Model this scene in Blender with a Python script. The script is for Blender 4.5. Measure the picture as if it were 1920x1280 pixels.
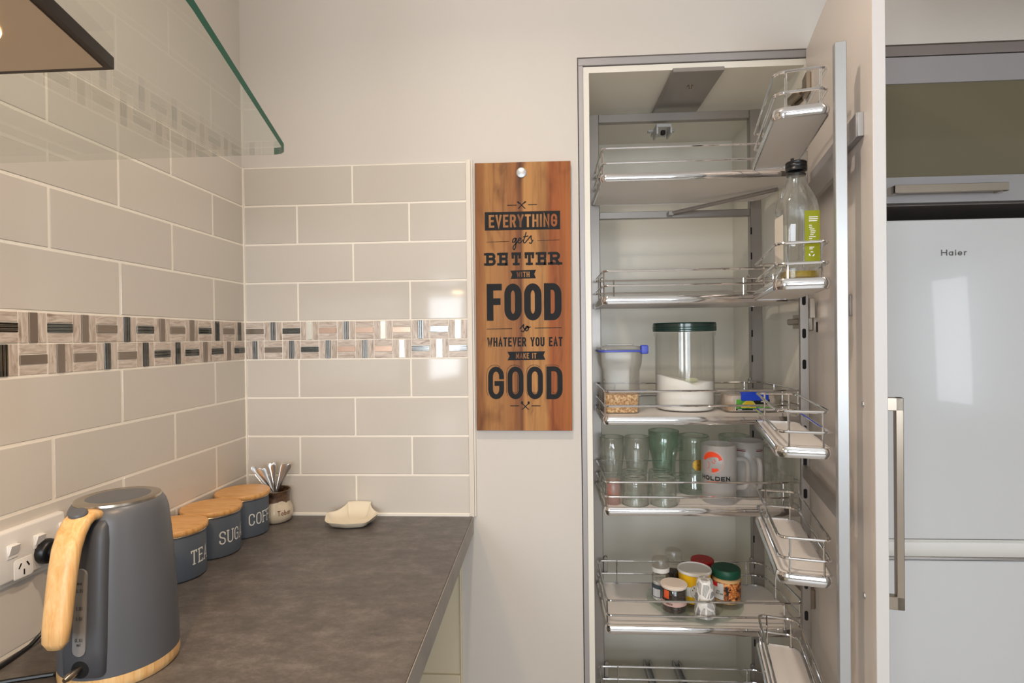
import bpy, bmesh, math, random
from math import sin, cos, pi, radians, hypot, atan2, sqrt, tan
from mathutils import Vector, Matrix
random.seed(7)
for o in list(bpy.data.objects):
    bpy.data.objects.remove(o)
S = bpy.context.scene
C = S.collection

# ------------------------------------------------------------------ camera
YAW, PITCH, ROLL = 0.058085, -0.007101, -0.011850
def cam_axes():
    f = Vector((-sin(YAW) * cos(PITCH), cos(YAW) * cos(PITCH), sin(PITCH)))
    r = Vector((cos(YAW), sin(YAW), 0))
    u = r.cross(f)
    c, s = cos(ROLL), sin(ROLL)
    return c * r + s * u, -s * r + c * u, f
R_, U_, F_ = cam_axes()
cam = bpy.data.cameras.new('camera')
camo = bpy.data.objects.new('camera', cam)
C.objects.link(camo)
M = Matrix.Identity(4)
for i in range(3):
    M[i][0], M[i][1], M[i][2] = R_[i], U_[i], -F_[i]
M.translation = Vector((0.810174, -1.472182, 1.367878))
camo.matrix_world = M
cam.sensor_width = 36.0
cam.lens = 36.0 * 1053.34 / 1920.0
cam.clip_start = 0.02
cam.clip_end = 60
S.camera = camo

# ------------------------------------------------------------------ colour, world, lamps
S.view_settings.view_transform = 'Standard'
S.view_settings.look = 'None'
S.view_settings.gamma = 1.0
S.view_settings.use_curve_mapping = False
S.view_settings.exposure = -0.3
S.cycles.use_denoising = True
S.cycles.max_bounces = 14
S.cycles.transmission_bounces = 14
S.cycles.transparent_max_bounces = 16
S.cycles.sample_clamp_indirect = 4.0
W = bpy.data.worlds.new('daylight')
S.world = W
W.use_nodes = True
W.node_tree.nodes['Background'].inputs[0].default_value = (0.95, 0.97, 1.0, 1)
W.node_tree.nodes['Background'].inputs[1].default_value = 0.8

def lamp(name, kind, loc, energy, col, size=0.3, size_y=None, direction=(0, 0, -1), spread=None, spot=None):
    l = bpy.data.lights.new(name, kind)
    l.energy = energy
    l.color = col
    if kind == 'AREA':
        l.shape = 'RECTANGLE' if size_y else 'DISK'
        l.size = size
        if size_y:
            l.size_y = size_y
        if spread:
            l.spread = radians(spread)
    elif kind == 'SPOT':
        l.spot_size = radians(spot or 90)
        l.spot_blend = 0.6
        l.shadow_soft_size = size
    else:
        l.shadow_soft_size = size
    o = bpy.data.objects.new(name, l)
    C.objects.link(o)
    o.location = loc
    o.rotation_euler = Vector(direction).to_track_quat('-Z', 'Y').to_euler()
    return o
WARM = (1.0, 0.84, 0.69)
DAY = (0.90, 0.985, 1.08)
# daylight through the windows of the room
lamp('daylight_right', 'AREA', (4.36, -3.92, 1.35), 13, DAY, 0.45, 1.3, (-1, 0.25, -0.05))
lamp('daylight_rear', 'AREA', (1.15, -4.94, 1.46), 53, DAY, 1.7, 1.2, (0, 1, -0.16), 150)
lamp('daylight_side', 'AREA', (0.05, -2.75, 1.45), 26, DAY, 0.55, 0.75, (1, 0.35, -0.05))
# ceiling downlights
DOWN = [(0.70, -0.90), (3.94, -2.5), (0.9, -2.6), (2.4, -2.6)]
for k, (x, y) in enumerate(DOWN):
    lamp('downlight_bulb', 'AREA', (x, y, 2.425), (7.5, 2.0, 5.0, 1.0)[k], WARM, 0.07, None, (0, 0, -1), 150)
lamp('downlight_bulb', 'POINT', (DOWN[0][0], DOWN[0][1], 2.405), 8.0, WARM, 0.03)  # extra bulb at the first downlight, added to lighten the upper left walls
# lamp under the range hood
lamp('hood_bulb', 'AREA', (0.41, -1.115, 1.583), 3.8, (1.0, 0.66, 0.36), 0.05, None, (0, 0.12, -1), 160)

# ------------------------------------------------------------------ materials
def lin(c):
    return tuple(((v / 255) / 12.92 if v / 255 <= 0.04045 else ((v / 255 + 0.055) / 1.055) ** 2.4) for v in c) + (1.0,)
MATS = {}
def mat(name, col=(200, 200, 200), rough=0.5, metal=0.0, trans=0.0, ior=1.45, coat=0.0, spec=0.5, alpha=1.0, sss=0.0):
    if name in MATS:
        return MATS[name]
    m = bpy.data.materials.new(name)
    m.use_nodes = True
    b = m.node_tree.nodes['Principled BSDF']
    b.inputs['Base Color'].default_value = lin(col)
    b.inputs['Roughness'].default_value = rough
    b.inputs['Metallic'].default_value = metal
    b.inputs['Transmission Weight'].default_value = trans
    b.inputs['IOR'].default_value = ior
    b.inputs['Coat Weight'].default_value = coat
    b.inputs['Specular IOR Level'].default_value = spec
    b.inputs['Alpha'].default_value = alpha
    MATS[name] = m
    return m
def N(m, t, **kw):
    n = m.node_tree.nodes.new(t)
    for k, v in kw.items():
        if k in n.inputs:
            n.inputs[k].default_value = v
        else:
            setattr(n, k, v)
    return n
def L(m, a, ao, b, bi):
    m.node_tree.links.new(a.outputs[ao], b.inputs[bi])
def P(m):
    return m.node_tree.nodes['Principled BSDF']
def coords(m, scale=(1, 1, 1), rot=(0, 0, 0), obj=None, kind='Object'):
    tc = N(m, 'ShaderNodeTexCoord')
    if obj:
        tc.object = obj
    mp = N(m, 'ShaderNodeMapping')
    mp.inputs['Scale'].default_value = scale
    mp.inputs['Rotation'].default_value = rot
    L(m, tc, kind, mp, 'Vector')
    return mp
def ramp(m, stops, interp='LINEAR'):
    r = N(m, 'ShaderNodeValToRGB')
    r.color_ramp.interpolation = interp
    e = r.color_ramp.elements
    while len(e) < len(stops):
        e.new(0.5)
    for i, (p, c) in enumerate(stops):
        e[i].position = p
        e[i].color = lin(c) if len(c) == 3 else c
    return r
def noise_col(m, stops, scale=10, detail=4, sc=(1, 1, 1), bump=0.0, rough=0.55, dist=0.0, obj=None):
    mp = coords(m, sc, obj=obj)
    n = N(m, 'ShaderNodeTexNoise', Scale=scale, Detail=detail, Roughness=rough, Distortion=dist)
    L(m, mp, 'Vector', n, 'Vector')
    r = ramp(m, stops)
    L(m, n, 'Fac', r, 'Fac')
    L(m, r, 'Color', P(m), 'Base Color')
    if bump:
        b = N(m, 'ShaderNodeBump', Strength=bump, Distance=0.002)
        L(m, n, 'Fac', b, 'Height')
        L(m, b, 'Normal', P(m), 'Normal')
    return n
def bump_only(m, scale, strength, dist=0.001, detail=2, sc=(1, 1, 1)):
    mp = coords(m, sc)
    n = N(m, 'ShaderNodeTexNoise', Scale=scale, Detail=detail)
    L(m, mp, 'Vector', n, 'Vector')
    b = N(m, 'ShaderNodeBump', Strength=strength, Distance=dist)
    L(m, n, 'Fac', b, 'Height')
    L(m, b, 'Normal', P(m), 'Normal')

paint = mat('wall_paint', (213, 206, 197), 0.55)
bump_only(paint, 90, 0.06)
ceil_m = mat('ceiling_paint', (236, 230, 222), 0.7)
side_paint = mat('dimmed_wall_paint', (150, 144, 138), 0.6)  # unseen right wall, darkened to weaken the light it bounces back
floor_m = mat('floor_boards', (150, 122, 94), 0.4)
noise_col(floor_m, [(0.3, (168, 163, 156)), (0.7, (196, 191, 184))], 6, 5, (1, 12, 1))
grout = mat('grout', (246, 238, 224), 0.85)
tile_m = mat('glazed_tile', (210, 203, 192), 0.07, spec=0.4)
_t = tile_m
oi = N(_t, 'ShaderNodeObjectInfo')
rp = ramp(_t, [(0.0, (205, 197, 186)), (1.0, (212, 204, 193))])
L(_t, oi, 'Random', rp, 'Fac')
L(_t, rp, 'Color', P(_t), 'Base Color')
bump_only(_t, 7, 0.035, 0.004, 2)
stone = mat('travertine', (196, 182, 168), 0.35)
_mp = coords(stone, (1, 1, 1))
_oi = N(stone, 'ShaderNodeObjectInfo')
_va = N(stone, 'ShaderNodeVectorMath', operation='MULTIPLY_ADD')
L(stone, _mp, 'Vector', _va, 0)
_va.inputs[1].default_value = (20, 20, 120)
_cb = N(stone, 'ShaderNodeCombineXYZ')
for _a in 'XYZ':
    L(stone, _oi, 'Random', _cb, _a)
_sc = N(stone, 'ShaderNodeVectorMath', operation='SCALE')
_sc.inputs['Scale'].default_value = 90
L(stone, _cb, 'Vector', _sc, 0)
L(stone, _sc, 'Vector', _va, 2)
_n = N(stone, 'ShaderNodeTexNoise', Scale=1.4, Detail=6, Distortion=1.2)
L(stone, _va, 'Vector', _n, 'Vector')
_r = ramp(stone, [(0.25, (150, 132, 118)), (0.45, (196, 180, 166)), (0.7, (222, 210, 198))])
L(stone, _n, 'Fac', _r, 'Fac')
L(stone, _r, 'Color', P(stone), 'Base Color')
taupe_metal = mat('taupe_metal', (150, 138, 126), 0.3, 0.75)
warm_reflect_metal = mat('warm_reflect_metal', (190, 160, 140), 0.28, 0.8)  # same mosaic metal, a warm reflection put into its colour
window_reflect_metal = mat('pale_reflect_metal', (232, 228, 214), 0.16, 0.7)  # same mosaic metal, lightened to paint in the window's reflection
def striped(name, axis_scale, light):
    m = mat(name, (40, 42, 42), 0.12, 0.35, coat=0.6)
    mp = coords(m, axis_scale)
    oi = N(m, 'ShaderNodeObjectInfo')
    ad = N(m, 'ShaderNodeVectorMath', operation='ADD')
    L(m, mp, 'Vector', ad, 0)
    mu = N(m, 'ShaderNodeMath', operation='MULTIPLY')
    mu.inputs[1].default_value = 37.0
    L(m, oi, 'Random', mu, 0)
    L(m, mu, 'Value', ad, 1)
    w = N(m, 'ShaderNodeTexWave', Scale=1.0, Distortion=2.4, Detail=2)
    w.inputs['Detail Scale'].default_value = 0.6
    w.bands_direction = 'Z'
    L(m, ad, 'Vector', w, 'Vector')
    r = ramp(m, [(0.0, (18, 20, 20)), (0.40, (40, 42, 42)), (0.52, light), (0.84, light), (0.94, (30, 32, 32))])
    L(m, w, 'Fac', r, 'Fac')
    L(m, r, 'Color', P(m), 'Base Color')
    return m
stripe_light = striped('striped_glass_light', (9, 1, 66), (225, 228, 226))
stripe_dark = striped('striped_glass_dark', (9, 1, 58), (120, 122, 112))
lam = mat('charcoal_laminate', (94, 88, 84), 0.36, spec=0.5)
noise_col(lam, [(0.30, (66, 60, 58)), (0.5, (94, 88, 84)), (0.70, (128, 121, 115))], 16, 12, (1, 1.6, 1), 0.10, 0.86)
lam_edge = mat('laminate_edge', (150, 142, 133), 0.45)
noise_col(lam_edge, [(0.35, (142, 134, 125)), (0.65, (160, 152, 143))], 14, 6)
cream = mat('cream_panel', (228, 214, 184), 0.5)
melamine = mat('white_melamine', (232, 228, 220), 0.45)
melamine_in = mat('cabinet_interior', (238, 233, 220), 0.3)
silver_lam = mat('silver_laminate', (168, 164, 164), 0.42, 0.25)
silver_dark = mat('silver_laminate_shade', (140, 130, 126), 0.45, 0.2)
door_in = mat('door_inner_silver', (232, 223, 215), 0.36, 0.0)
door_edge = mat('door_edge_white', (204, 200, 197), 0.4)
chrome = mat('chrome', (228, 228, 230), 0.07, 1.0)
steel = mat('brushed_steel', (196, 186, 172), 0.26, 1.0)
bump_only(steel, 60, 0.05, 0.0005, 2, (1, 30, 30))
nickel = mat('brushed_nickel', (164, 152, 138), 0.28, 1.0)
alu = mat('satin_aluminium', (178, 179, 179), 0.36, 0.6)
alu_grey = mat('grey_steel_profile', (156, 150, 144), 0.36, 0.6)
black = mat('black_plastic', (18, 18, 19), 0.35)
slot_black = mat('slot_dark', (12, 12, 12), 0.8)
white_pl = mat('white_plastic', (232, 228, 222), 0.35)
board_white = mat('white_shelf_board', (238, 232, 226), 0.35)
def thin_glass(name, tint, f0=0.045, rough=0.02, haze=0.0, haze_col=(240, 238, 234), body=0.0, ior=1.45):
    """clear sheet: straight-through tinted light plus a Schlick mirror film; haze adds a milky scatter, body a share of true refraction"""
    m = bpy.data.materials.new(name)
    m.use_nodes = True
    nt = m.node_tree
    nt.nodes.remove(nt.nodes['Principled BSDF'])
    out = nt.nodes['Material Output']
    tr = N(m, 'ShaderNodeBsdfTransparent')
    tr.inputs[0].default_value = lin(tint)
    gl = N(m, 'ShaderNodeBsdfGlossy')
    gl.inputs['Roughness'].default_value = rough
    lw = N(m, 'ShaderNodeLayerWeight')
    pw = N(m, 'ShaderNodeMath', operation='POWER')
    L(m, lw, 'Facing', pw, 0)
    pw.inputs[1].default_value = 5.0
    ml = N(m, 'ShaderNodeMath', operation='MULTIPLY_ADD')
    L(m, pw, 'Value', ml, 0)
    ml.inputs[1].default_value = 1 - f0
    ml.inputs[2].default_value = f0
    base, so = tr, 'BSDF'
    if haze:
        df = N(m, 'ShaderNodeBsdfDiffuse')
        df.inputs[0].default_value = lin(haze_col)
        tl = N(m, 'ShaderNodeBsdfTranslucent')
        tl.inputs[0].default_value = lin(haze_col)
        md = N(m, 'ShaderNodeMixShader')
        md.inputs[0].default_value = 0.5
        nt.links.new(df.outputs[0], md.inputs[1])
        nt.links.new(tl.outputs[0], md.inputs[2])
        mh = N(m, 'ShaderNodeMixShader')
        mh.inputs[0].default_value = haze
        nt.links.new(tr.outputs[0], mh.inputs[1])
        nt.links.new(md.outputs[0], mh.inputs[2])
        base = mh
    if body:
        gs = N(m, 'ShaderNodeBsdfGlass')
        gs.inputs['Color'].default_value = lin(tint)
        gs.inputs['IOR'].default_value = ior
        gs.inputs['Roughness'].default_value = rough
        mb_ = N(m, 'ShaderNodeMixShader')
        mb_.inputs[0].default_value = body
        nt.links.new(base.outputs[0], mb_.inputs[1])
        nt.links.new(gs.outputs[0], mb_.inputs[2])
        base = mb_
    mx = N(m, 'ShaderNodeMixShader')
    nt.links.new(ml.outputs[0], mx.inputs[0])
    nt.links.new(base.outputs[0], mx.inputs[1])
    nt.links.new(gl.outputs[0], mx.inputs[2])
    nt.links.new(mx.outputs[0], out.inputs['Surface'])
    MATS[name] = m
    return m
glass = thin_glass('clear_glass', (254, 255, 254), 0.06, body=0.30)
glass_green = thin_glass('green_glass', (238, 247, 242), 0.06, body=0.30)
glass_pale = thin_glass('pale_green_glass', (246, 251, 248), 0.06, body=0.30)
frost = thin_glass('frosted_glass', (236, 234, 232), 0.04, 0.3, haze=0.42, haze_col=(244, 242, 240))
frost_pink = thin_glass('pink_frosted_glass', (244, 226, 220), 0.04, 0.3, haze=0.22, haze_col=(248, 238, 234))
plastic_clear = thin_glass('clear_plastic', (253, 253, 252), 0.05, 0.06, haze=0.012)
plastic_cloudy = thin_glass('cloudy_plastic', (251, 250, 248), 0.04, 0.2, haze=0.08)
canopy_glass = thin_glass('canopy_glass', (250, 252, 250), 0.05, 0.0)
edge_green = mat('green_glass_edge', (18, 88, 66), 0.5, spec=0.15)
olive_glass = mat('olive_back_painted_glass', (112, 104, 84), 0.05, spec=0.5)
fridge_w = mat('white_fridge_enamel', (214, 213, 212), 0.18, coat=0.36)
dark_metal = mat('dark_hood_rim', (58, 48, 42), 0.4, 0.6)
hood_steel = mat('hood_steel', (206, 190, 168), 0.34, 0.8)

def wood(name, stops, scale, sc, rough=0.4, dist=1.2, wave=0.35, coat=0.0):
    m = mat(name, (200, 150, 90), rough, coat=coat)
    mp = coords(m, sc)
    n = N(m, 'ShaderNodeTexNoise', Scale=scale, Detail=8, Roughness=0.6, Distortion=dist)
    L(m, mp, 'Vector', n, 'Vector')
    n2 = N(m, 'ShaderNodeTexNoise', Scale=scale * 7, Detail=4)
    L(m, mp, 'Vector', n2, 'Vector')
    mx = N(m, 'ShaderNodeMath', operation='MULTIPLY_ADD')
    mx.inputs[1].default_value = wave
    L(m, n2, 'Fac', mx, 0)
    L(m, n, 'Fac', mx, 2)
    r = ramp(m, stops)
    L(m, mx, 'Value', r, 'Fac')
    L(m, r, 'Color', P(m), 'Base Color')
    return m
bamboo = wood('bamboo_lid', [(0.4, (186, 128, 66)), (0.6, (212, 156, 92)), (0.85, (226, 176, 112))], 3, (4, 40, 4), 0.4)
kettle_wood = wood('kettle_wood', [(0.4, (198, 144, 84)), (0.6, (220, 172, 112)), (0.85, (232, 196, 142))], 3, (30, 30, 2), 0.35)

# ------------------------------------------------------------------ mesh builder
def arc(cx, cy, rx, ry, a0, a1, n=8):
    return [(cx + rx * cos(radians(a0 + (a1 - a0) * i / n)), cy + ry * sin(radians(a0 + (a1 - a0) * i / n))) for i in range(n + 1)]
def rrect(x0, y0, x1, y1, r, n=5):
    if not isinstance(r, (tuple, list)):
        r = (r,) * 4
    p = []
    for (cx, cy, a, q) in ((x1, y1, 0, r[0]), (x0, y1, 90, r[1]), (x0, y0, 180, r[2]), (x1, y0, 270, r[3])):
        sx = -1 if cx == x1 else 1
        sy = -1 if cy == y1 else 1
        if q <= 0:
            p.append((cx, cy))
        else:
            p += arc(cx + sx * q, cy + sy * q, q, q, a, a + 90, n)
    return p
class MB:
    def __init__(s):
        s.v, s.f, s.m = [], [], []
    def add(s, v, f, m=0):
        o = len(s.v)
        s.v += [tuple(q) for q in v]
        s.f += [tuple(i + o for i in q) for q in f]
        s.m += [m] * len(f)
        return s
    def box(s, a, b, bev=0.0, seg=1, m=0):
        a, b = [min(p, q) for p, q in zip(a, b)], [max(p, q) for p, q in zip(a, b)]
        bm = bmesh.new()
        bmesh.ops.create_cube(bm, size=1)
        for v in bm.verts:
            v.co = [a[i] + (v.co[i] + 0.5) * (b[i] - a[i]) for i in range(3)]
        if bev:
            bmesh.ops.bevel(bm, geom=bm.edges[:], offset=bev, segments=seg, profile=0.7, affect='EDGES')
        bm.verts.index_update()
        s.add([v.co[:] for v in bm.verts], [[v.index for v in f.verts] for f in bm.faces], m)
        bm.free()
        return s
    def tube(s, pts, r, n=8, closed=False, m=0, caps=True):
        pts = [Vector(p) for p in pts]
        k = len(pts)
        rs = r if isinstance(r, (list, tuple)) else [r] * k
        rings, up = [], None
        for i, p in enumerate(pts):
            a = pts[(i - 1) % k] if (i > 0 or closed) else p
            b = pts[(i + 1) % k] if (i < k - 1 or closed) else p
            t = (b - a).normalized()
            if up is None:
                up = Vector((0, 0, 1)) if abs(t.z) < 0.9 else Vector((1, 0, 0))
            x = t.cross(up)
            if x.length < 1e-5:
                x = t.orthogonal()
            x.normalize()
            up = x.cross(t).normalized()
            rings.append([p + rs[i] * (cos(2 * pi * j / n) * x + sin(2 * pi * j / n) * up) for j in range(n)])
        v = [q for g in rings for q in g]
        f = []
        for i in range(k if closed else k - 1):
            i2 = (i + 1) % k
            for j in range(n):
                j2 = (j + 1) % n
                f.append((i * n + j, i2 * n + j, i2 * n + j2, i * n + j2))
        if caps and not closed:
            f.append(tuple(range(n)))
            f.append(tuple((k - 1) * n + j for j in reversed(range(n))))
        return s.add(v, f, m)
    def lathe(s, prof, n=40, c=(0, 0, 0), m=0, fn=None):
        v, f, k = [], [], len(prof)
        for (r, z) in prof:
            for j in range(n):
                a = 2 * pi * j / n
                rr = max(r, 0.0)
                v.append((c[0] + rr * cos(a), c[1] + rr * sin(a), c[2] + z) if fn is None else fn(rr, a, z))
        for i in range(k - 1):
            for j in range(n):
                j2 = (j + 1) % n
                f.append((i * n + j, i * n + j2, (i + 1) * n + j2, (i + 1) * n + j))
        if prof[0][0] > 1e-6:
            f.append(tuple(reversed(range(n))))
        if prof[-1][0] > 1e-6:
            f.append(tuple((k - 1) * n + j for j in range(n)))
        return s.add(v, f, m)
    def prism(s, poly, z0, z1, m=0, fn=None):
        n = len(poly)
        fn = fn or (lambda x, y, z: (x, y, z))
        v = [fn(x, y, z0) for x, y in poly] + [fn(x, y, z1) for x, y in poly]
        f = [tuple(reversed(range(n))), tuple(range(n, 2 * n))] + [(i, (i + 1) % n, n + (i + 1) % n, n + i) for i in range(n)]
        return s.add(v, f, m)
    def loft(s, rings, m=0, caps=True):
        n = len(rings[0])
        v = [q for g in rings for q in g]
        f = [(i * n + j, i * n + (j + 1) % n, (i + 1) * n + (j + 1) % n, (i + 1) * n + j) for i in range(len(rings) - 1) for j in range(n)]
        if caps:
            f.append(tuple(reversed(range(n))))
            f.append(tuple((len(rings) - 1) * n + j for j in range(n)))
        return s.add(v, f, m)
    def patch(s, r, z0, z1, a0, a1, n=14, c=(0, 0), m=0, r1=None):
        """a label sheet wrapped on a round body of radius r (r1 at the top), angles in degrees"""
        r1 = r if r1 is None else r1
        v = []
        for i in range(n + 1):
            a = radians(a0 + (a1 - a0) * i / n)
            v.append((c[0] + r * cos(a), c[1] + r * sin(a), z0))
            v.append((c[0] + r1 * cos(a), c[1] + r1 * sin(a), z1))
        return s.add(v, [(2 * i, 2 * i + 2, 2 * i + 3, 2 * i + 1) for i in range(n)], m)
    def mesh(s, name, mats, angle=40, weld=True):
        me = bpy.data.meshes.new(name)
        me.from_pydata(s.v, [], s.f)
        mats = mats if isinstance(mats, (list, tuple)) else [mats]
        for q in mats:
            me.materials.append(q)
        me.polygons.foreach_set('material_index', s.m)
        bm = bmesh.new()
        bm.from_mesh(me)
        if weld:
            bmesh.ops.remove_doubles(bm, verts=bm.verts, dist=1e-6)
        bmesh.ops.recalc_face_normals(bm, faces=bm.faces)
        bm.to_mesh(me)
        bm.free()
        me.polygons.foreach_set('use_smooth', [True] * len(me.polygons))
        me.set_sharp_from_angle(angle=radians(angle))
        return me
    def build(s, name, mats, parent=None, loc=None, rot=None, angle=40, label=None):
        o = bpy.data.objects.new(name, s.mesh(name, mats, angle))
        C.objects.link(o)
        if parent is not None:
            o.parent = parent
        if loc:
            o.location = loc
        if rot:
            o.rotation_euler = rot
        if label:
            o['label'] = label
        return o
def inst(name, me, parent=None, loc=(0, 0, 0), rot=(0, 0, 0)):
    o = bpy.data.objects.new(name, me)
    C.objects.link(o)
    o.parent = parent
    o.location = loc
    o.rotation_euler = rot
    return o
def thing(name, label, cat, loc=(0, 0, 0), rz=0.0, group=None):
    o = bpy.data.objects.new(name, None)
    C.objects.link(o)
    o.empty_display_size = 0.05
    o.location = loc
    o.rotation_euler = (0, 0, rz)
    return tag(o, label, cat, group)
def tag(o, label, cat, group=None):
    o['label'] = label
    o['category'] = cat
    if group:
        o['group'] = group
    return o
def struct(o):
    o['kind'] = 'structure'
    return o
def copy_tree(o, parent=None):
    c = o.copy()
    C.objects.link(c)
    if parent is not None:
        c.parent = parent
    for ch in list(o.children):
        copy_tree(ch, c)
    return c
def box_obj(name, a, b, m, parent=None, bev=0.0, seg=1, label=None):
    return MB().box(a, b, bev, seg).build(name, m, parent, label=label)

# ------------------------------------------------------------------ stroke lettering
def _O(x0=0, x1=1, y0=0, y1=1, n=6):
    r = min(0.5 * (x1 - x0), 0.5)
    ry = 0.26
    return arc(x1 - r, y1 - ry, r, ry, 0, 90, n) + arc(x0 + r, y1 - ry, r, ry, 90, 180, n) + arc(x0 + r, y0 + ry, r, ry, 180, 270, n) + arc(x1 - r, y0 + ry, r, ry, 270, 360, n)
G = {
 'A': (1.05, [([(0, 0), (.5, 1), (1, 0)], 0), ([(.17, .3), (.83, .3)], 0)]),
 'B': (.95, [([(0, .53), (0, 1), (.6, 1)] + arc(.6, .765, .35, .235, 90, -90), 1), ([(0, .53)] + arc(.6, .265, .4, .265, 90, -90) + [(0, 0)], 1)]),
 'C': (.95, [([(1, .72)] + arc(.5, .74, .5, .26, 0, 180) + arc(.5, .26, .5, .26, 180, 360) + [(1, .28)], 0)]),
 'D': (1, [([(0, 0), (0, 1), (.5, 1)] + arc(.5, .74, .5, .26, 90, 0) + arc(.5, .26, .5, .26, 0, -90), 1)]),
 'E': (.82, [([(1, 1), (0, 1), (0, 0), (1, 0)], 0), ([(0, .52), (.85, .52)], 0)]),
 'F': (.8, [([(1, 1), (0, 1), (0, 0)], 0), ([(0, .52), (.85, .52)], 0)]),
 'G': (1, [([(1, .72)] + arc(.5, .74, .5, .26, 0, 180) + arc(.5, .26, .5, .26, 180, 360) + [(1, .48), (.58, .48)], 0)]),
 'H': (1, [([(0, 0), (0, 1)], 0), ([(1, 0), (1, 1)], 0), ([(0, .5), (1, .5)], 0)]),
 'I': (.02, [([(.5, 0), (.5, 1)], 0)]),
 'K': (1, [([(0, 0), (0, 1)], 0), ([(1, 1), (.05, .42)], 0), ([(.36, .6), (1, 0)], 0)]),
 'L': (.8, [([(0, 1), (0, 0), (1, 0)], 0)]),
 'M': (1.25, [([(0, 0), (0, 1), (.5, .25), (1, 1), (1, 0)], 0)]),
 'N': (1, [([(0, 0), (0, 1), (1, 0), (1, 1)], 0)]),
 'O': (1, [(_O(), 1)]),
 'P': (.95, [([(0, 0), (0, 1)], 0), ([(0, 1), (.6, 1)] + arc(.6, .74, .4, .26, 90, -90) + [(0, .48)], 0)]),
 'R': (1, [([(0, 0), (0, 1)], 0), ([(0, 1), (.6, 1)] + arc(.6, .74, .4, .26, 90, -90) + [(0, .48)], 0), ([(.55, .48), (1, 0)], 0)]),
 'S': (.95, [([(1, .76)] + arc(.5, .76, .5, .24, 0, 180) + [(.12, .58), (.88, .42)] + arc(.5, .24, .5, .24, 0, -180) + [(0, .26)], 0)]),
 'T': (.95, [([(0, 1), (1, 1)], 0), ([(.5, 1), (.5, 0)], 0)]),
 'U': (1, [([(0, 1), (0, .26)] + arc(.5, .26, .5, .26, 180, 360) + [(1, 1)], 0)]),
 'V': (1, [([(0, 1), (.5, 0), (1, 1)], 0)]),
 'W': (1.45, [([(0, 1), (.25, 0), (.5, .8), (.75, 0), (1, 1)], 0)]),
 'Y': (1, [([(0, 1), (.5, .42), (1, 1)], 0), ([(.5, .42), (.5, 0)], 0)]),
 'a': (.8, [(arc(.45, .28, .42, .28, 0, 360, 14), 1), ([(.9, .58), (.9, 0)], 0)]),
 'b': (.8, [([(.05, 1), (.05, 0)], 0), (arc(.47, .28, .42, .28, 0, 360, 14), 1)]),
 'e': (.8, [([(.05, .3), (.9, .3)] + arc(.47, .28, .43, .28, 5, 320, 14), 0)]),
 'i': (.05, [([(.5, .56), (.5, 0)], 0), ([(.5, .76), (.5, .84)], 0)]),
 'o': (.85, [(arc(.5, .28, .45, .28, 0, 360, 16), 1)]),
 'r': (.5, [([(0, .56), (0, 0)], 0), ([(0, .3)] + arc(.55, .3, .5, .26, 180, 75, 6), 0)]),
 'm': (1.1, [([(0, .56), (0, 0)], 0), (arc(.25, .34, .25, .22, 180, 0, 6) + [(.5, 0)], 0), (arc(.75, .34, .25, .22, 180, 0, 6) + [(1, 0)], 0)]),
 ' ': (.45, []),
 'l': (.05, [([(.5, 1), (.5, 0)], 0)]),
 '1': (.4, [([(.2, .8), (.7, 1), (.7, 0)], 0)]),
 '5': (.85, [([(.9, 1), (.1, 1), (.05, .56), (.5, .6)] + arc(.5, .3, .45, .3, 90, -150), 0)]),
 '0': (.9, [(_O(), 1)]),
 '7': (.8, [([(0, 1), (1, 1), (.35, 0)], 0)]),
 '.': (.1, [([(.5, 0), (.5, .08)], 0)]),
}
SERIF = {'A': [(0, 0), (1, 0)], 'F': [(0, 0), (0, 1)], 'T': [(.5, 0)], 'R': [(0, 0), (1, 0), (0, 1)], 'B': [(0, 0), (0, 1)], 'E': [(0, 0), (0, 1)], 'U': [(0, 1), (1, 1)]}
TICK = {'T': [(0, 1, -1), (1, 1, -1)], 'E': [(1, 1, -1), (1, 0, 1)], 'F': [(1, 1, -1)], 'C': [(1, .72, 1)], 'S': [(1, .76, 1), (0, .26, -1)], 'G': []}
RIB = [0]
def ribbon(mb, pts, w, closed, fn, m=0, cap=0.0):
    RIB[0] = (RIB[0] + 1) % 9
    dd = RIB[0] * 0.00002
    if fn.__code__.co_argcount > 2:
        f3 = fn
        fn = lambda u, v: f3(u, v, dd)
    pts = [Vector(p) for p in pts]
    q = [pts[0]]
    for p in pts[1:]:
        if (p - q[-1]).length > 1e-7:
            q.append(p)
    if closed and (q[0] - q[-1]).length < 1e-7:
        q.pop()
    pts = q
    n = len(pts)
    if n < 2:
        return
    v = []
    for i in range(n):
        d0 = (pts[i] - pts[i - 1]).normalized() if (i > 0 or closed) else None
        d1 = (pts[(i + 1) % n] - pts[i]).normalized() if (i < n - 1 or closed) else None
        if d0 is None:
            d0 = d1
        if d1 is None:
            d1 = d0
        t = d0 + d1
        t = t.normalized() if t.length > 1e-6 else d1
        nr = Vector((-t.y, t.x))
        k = max(0.35, nr.dot(Vector((-d1.y, d1.x))))
        off = nr * (w / 2 / k)
        v.append(fn(*(pts[i] + off)))
        v.append(fn(*(pts[i] - off)))
    f = [(2 * i, 2 * i + 1, (2 * i + 3) % (2 * n), (2 * i + 2) % (2 * n)) for i in range(n if closed else n - 1)]
    mb.add(v, f, m)
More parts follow.
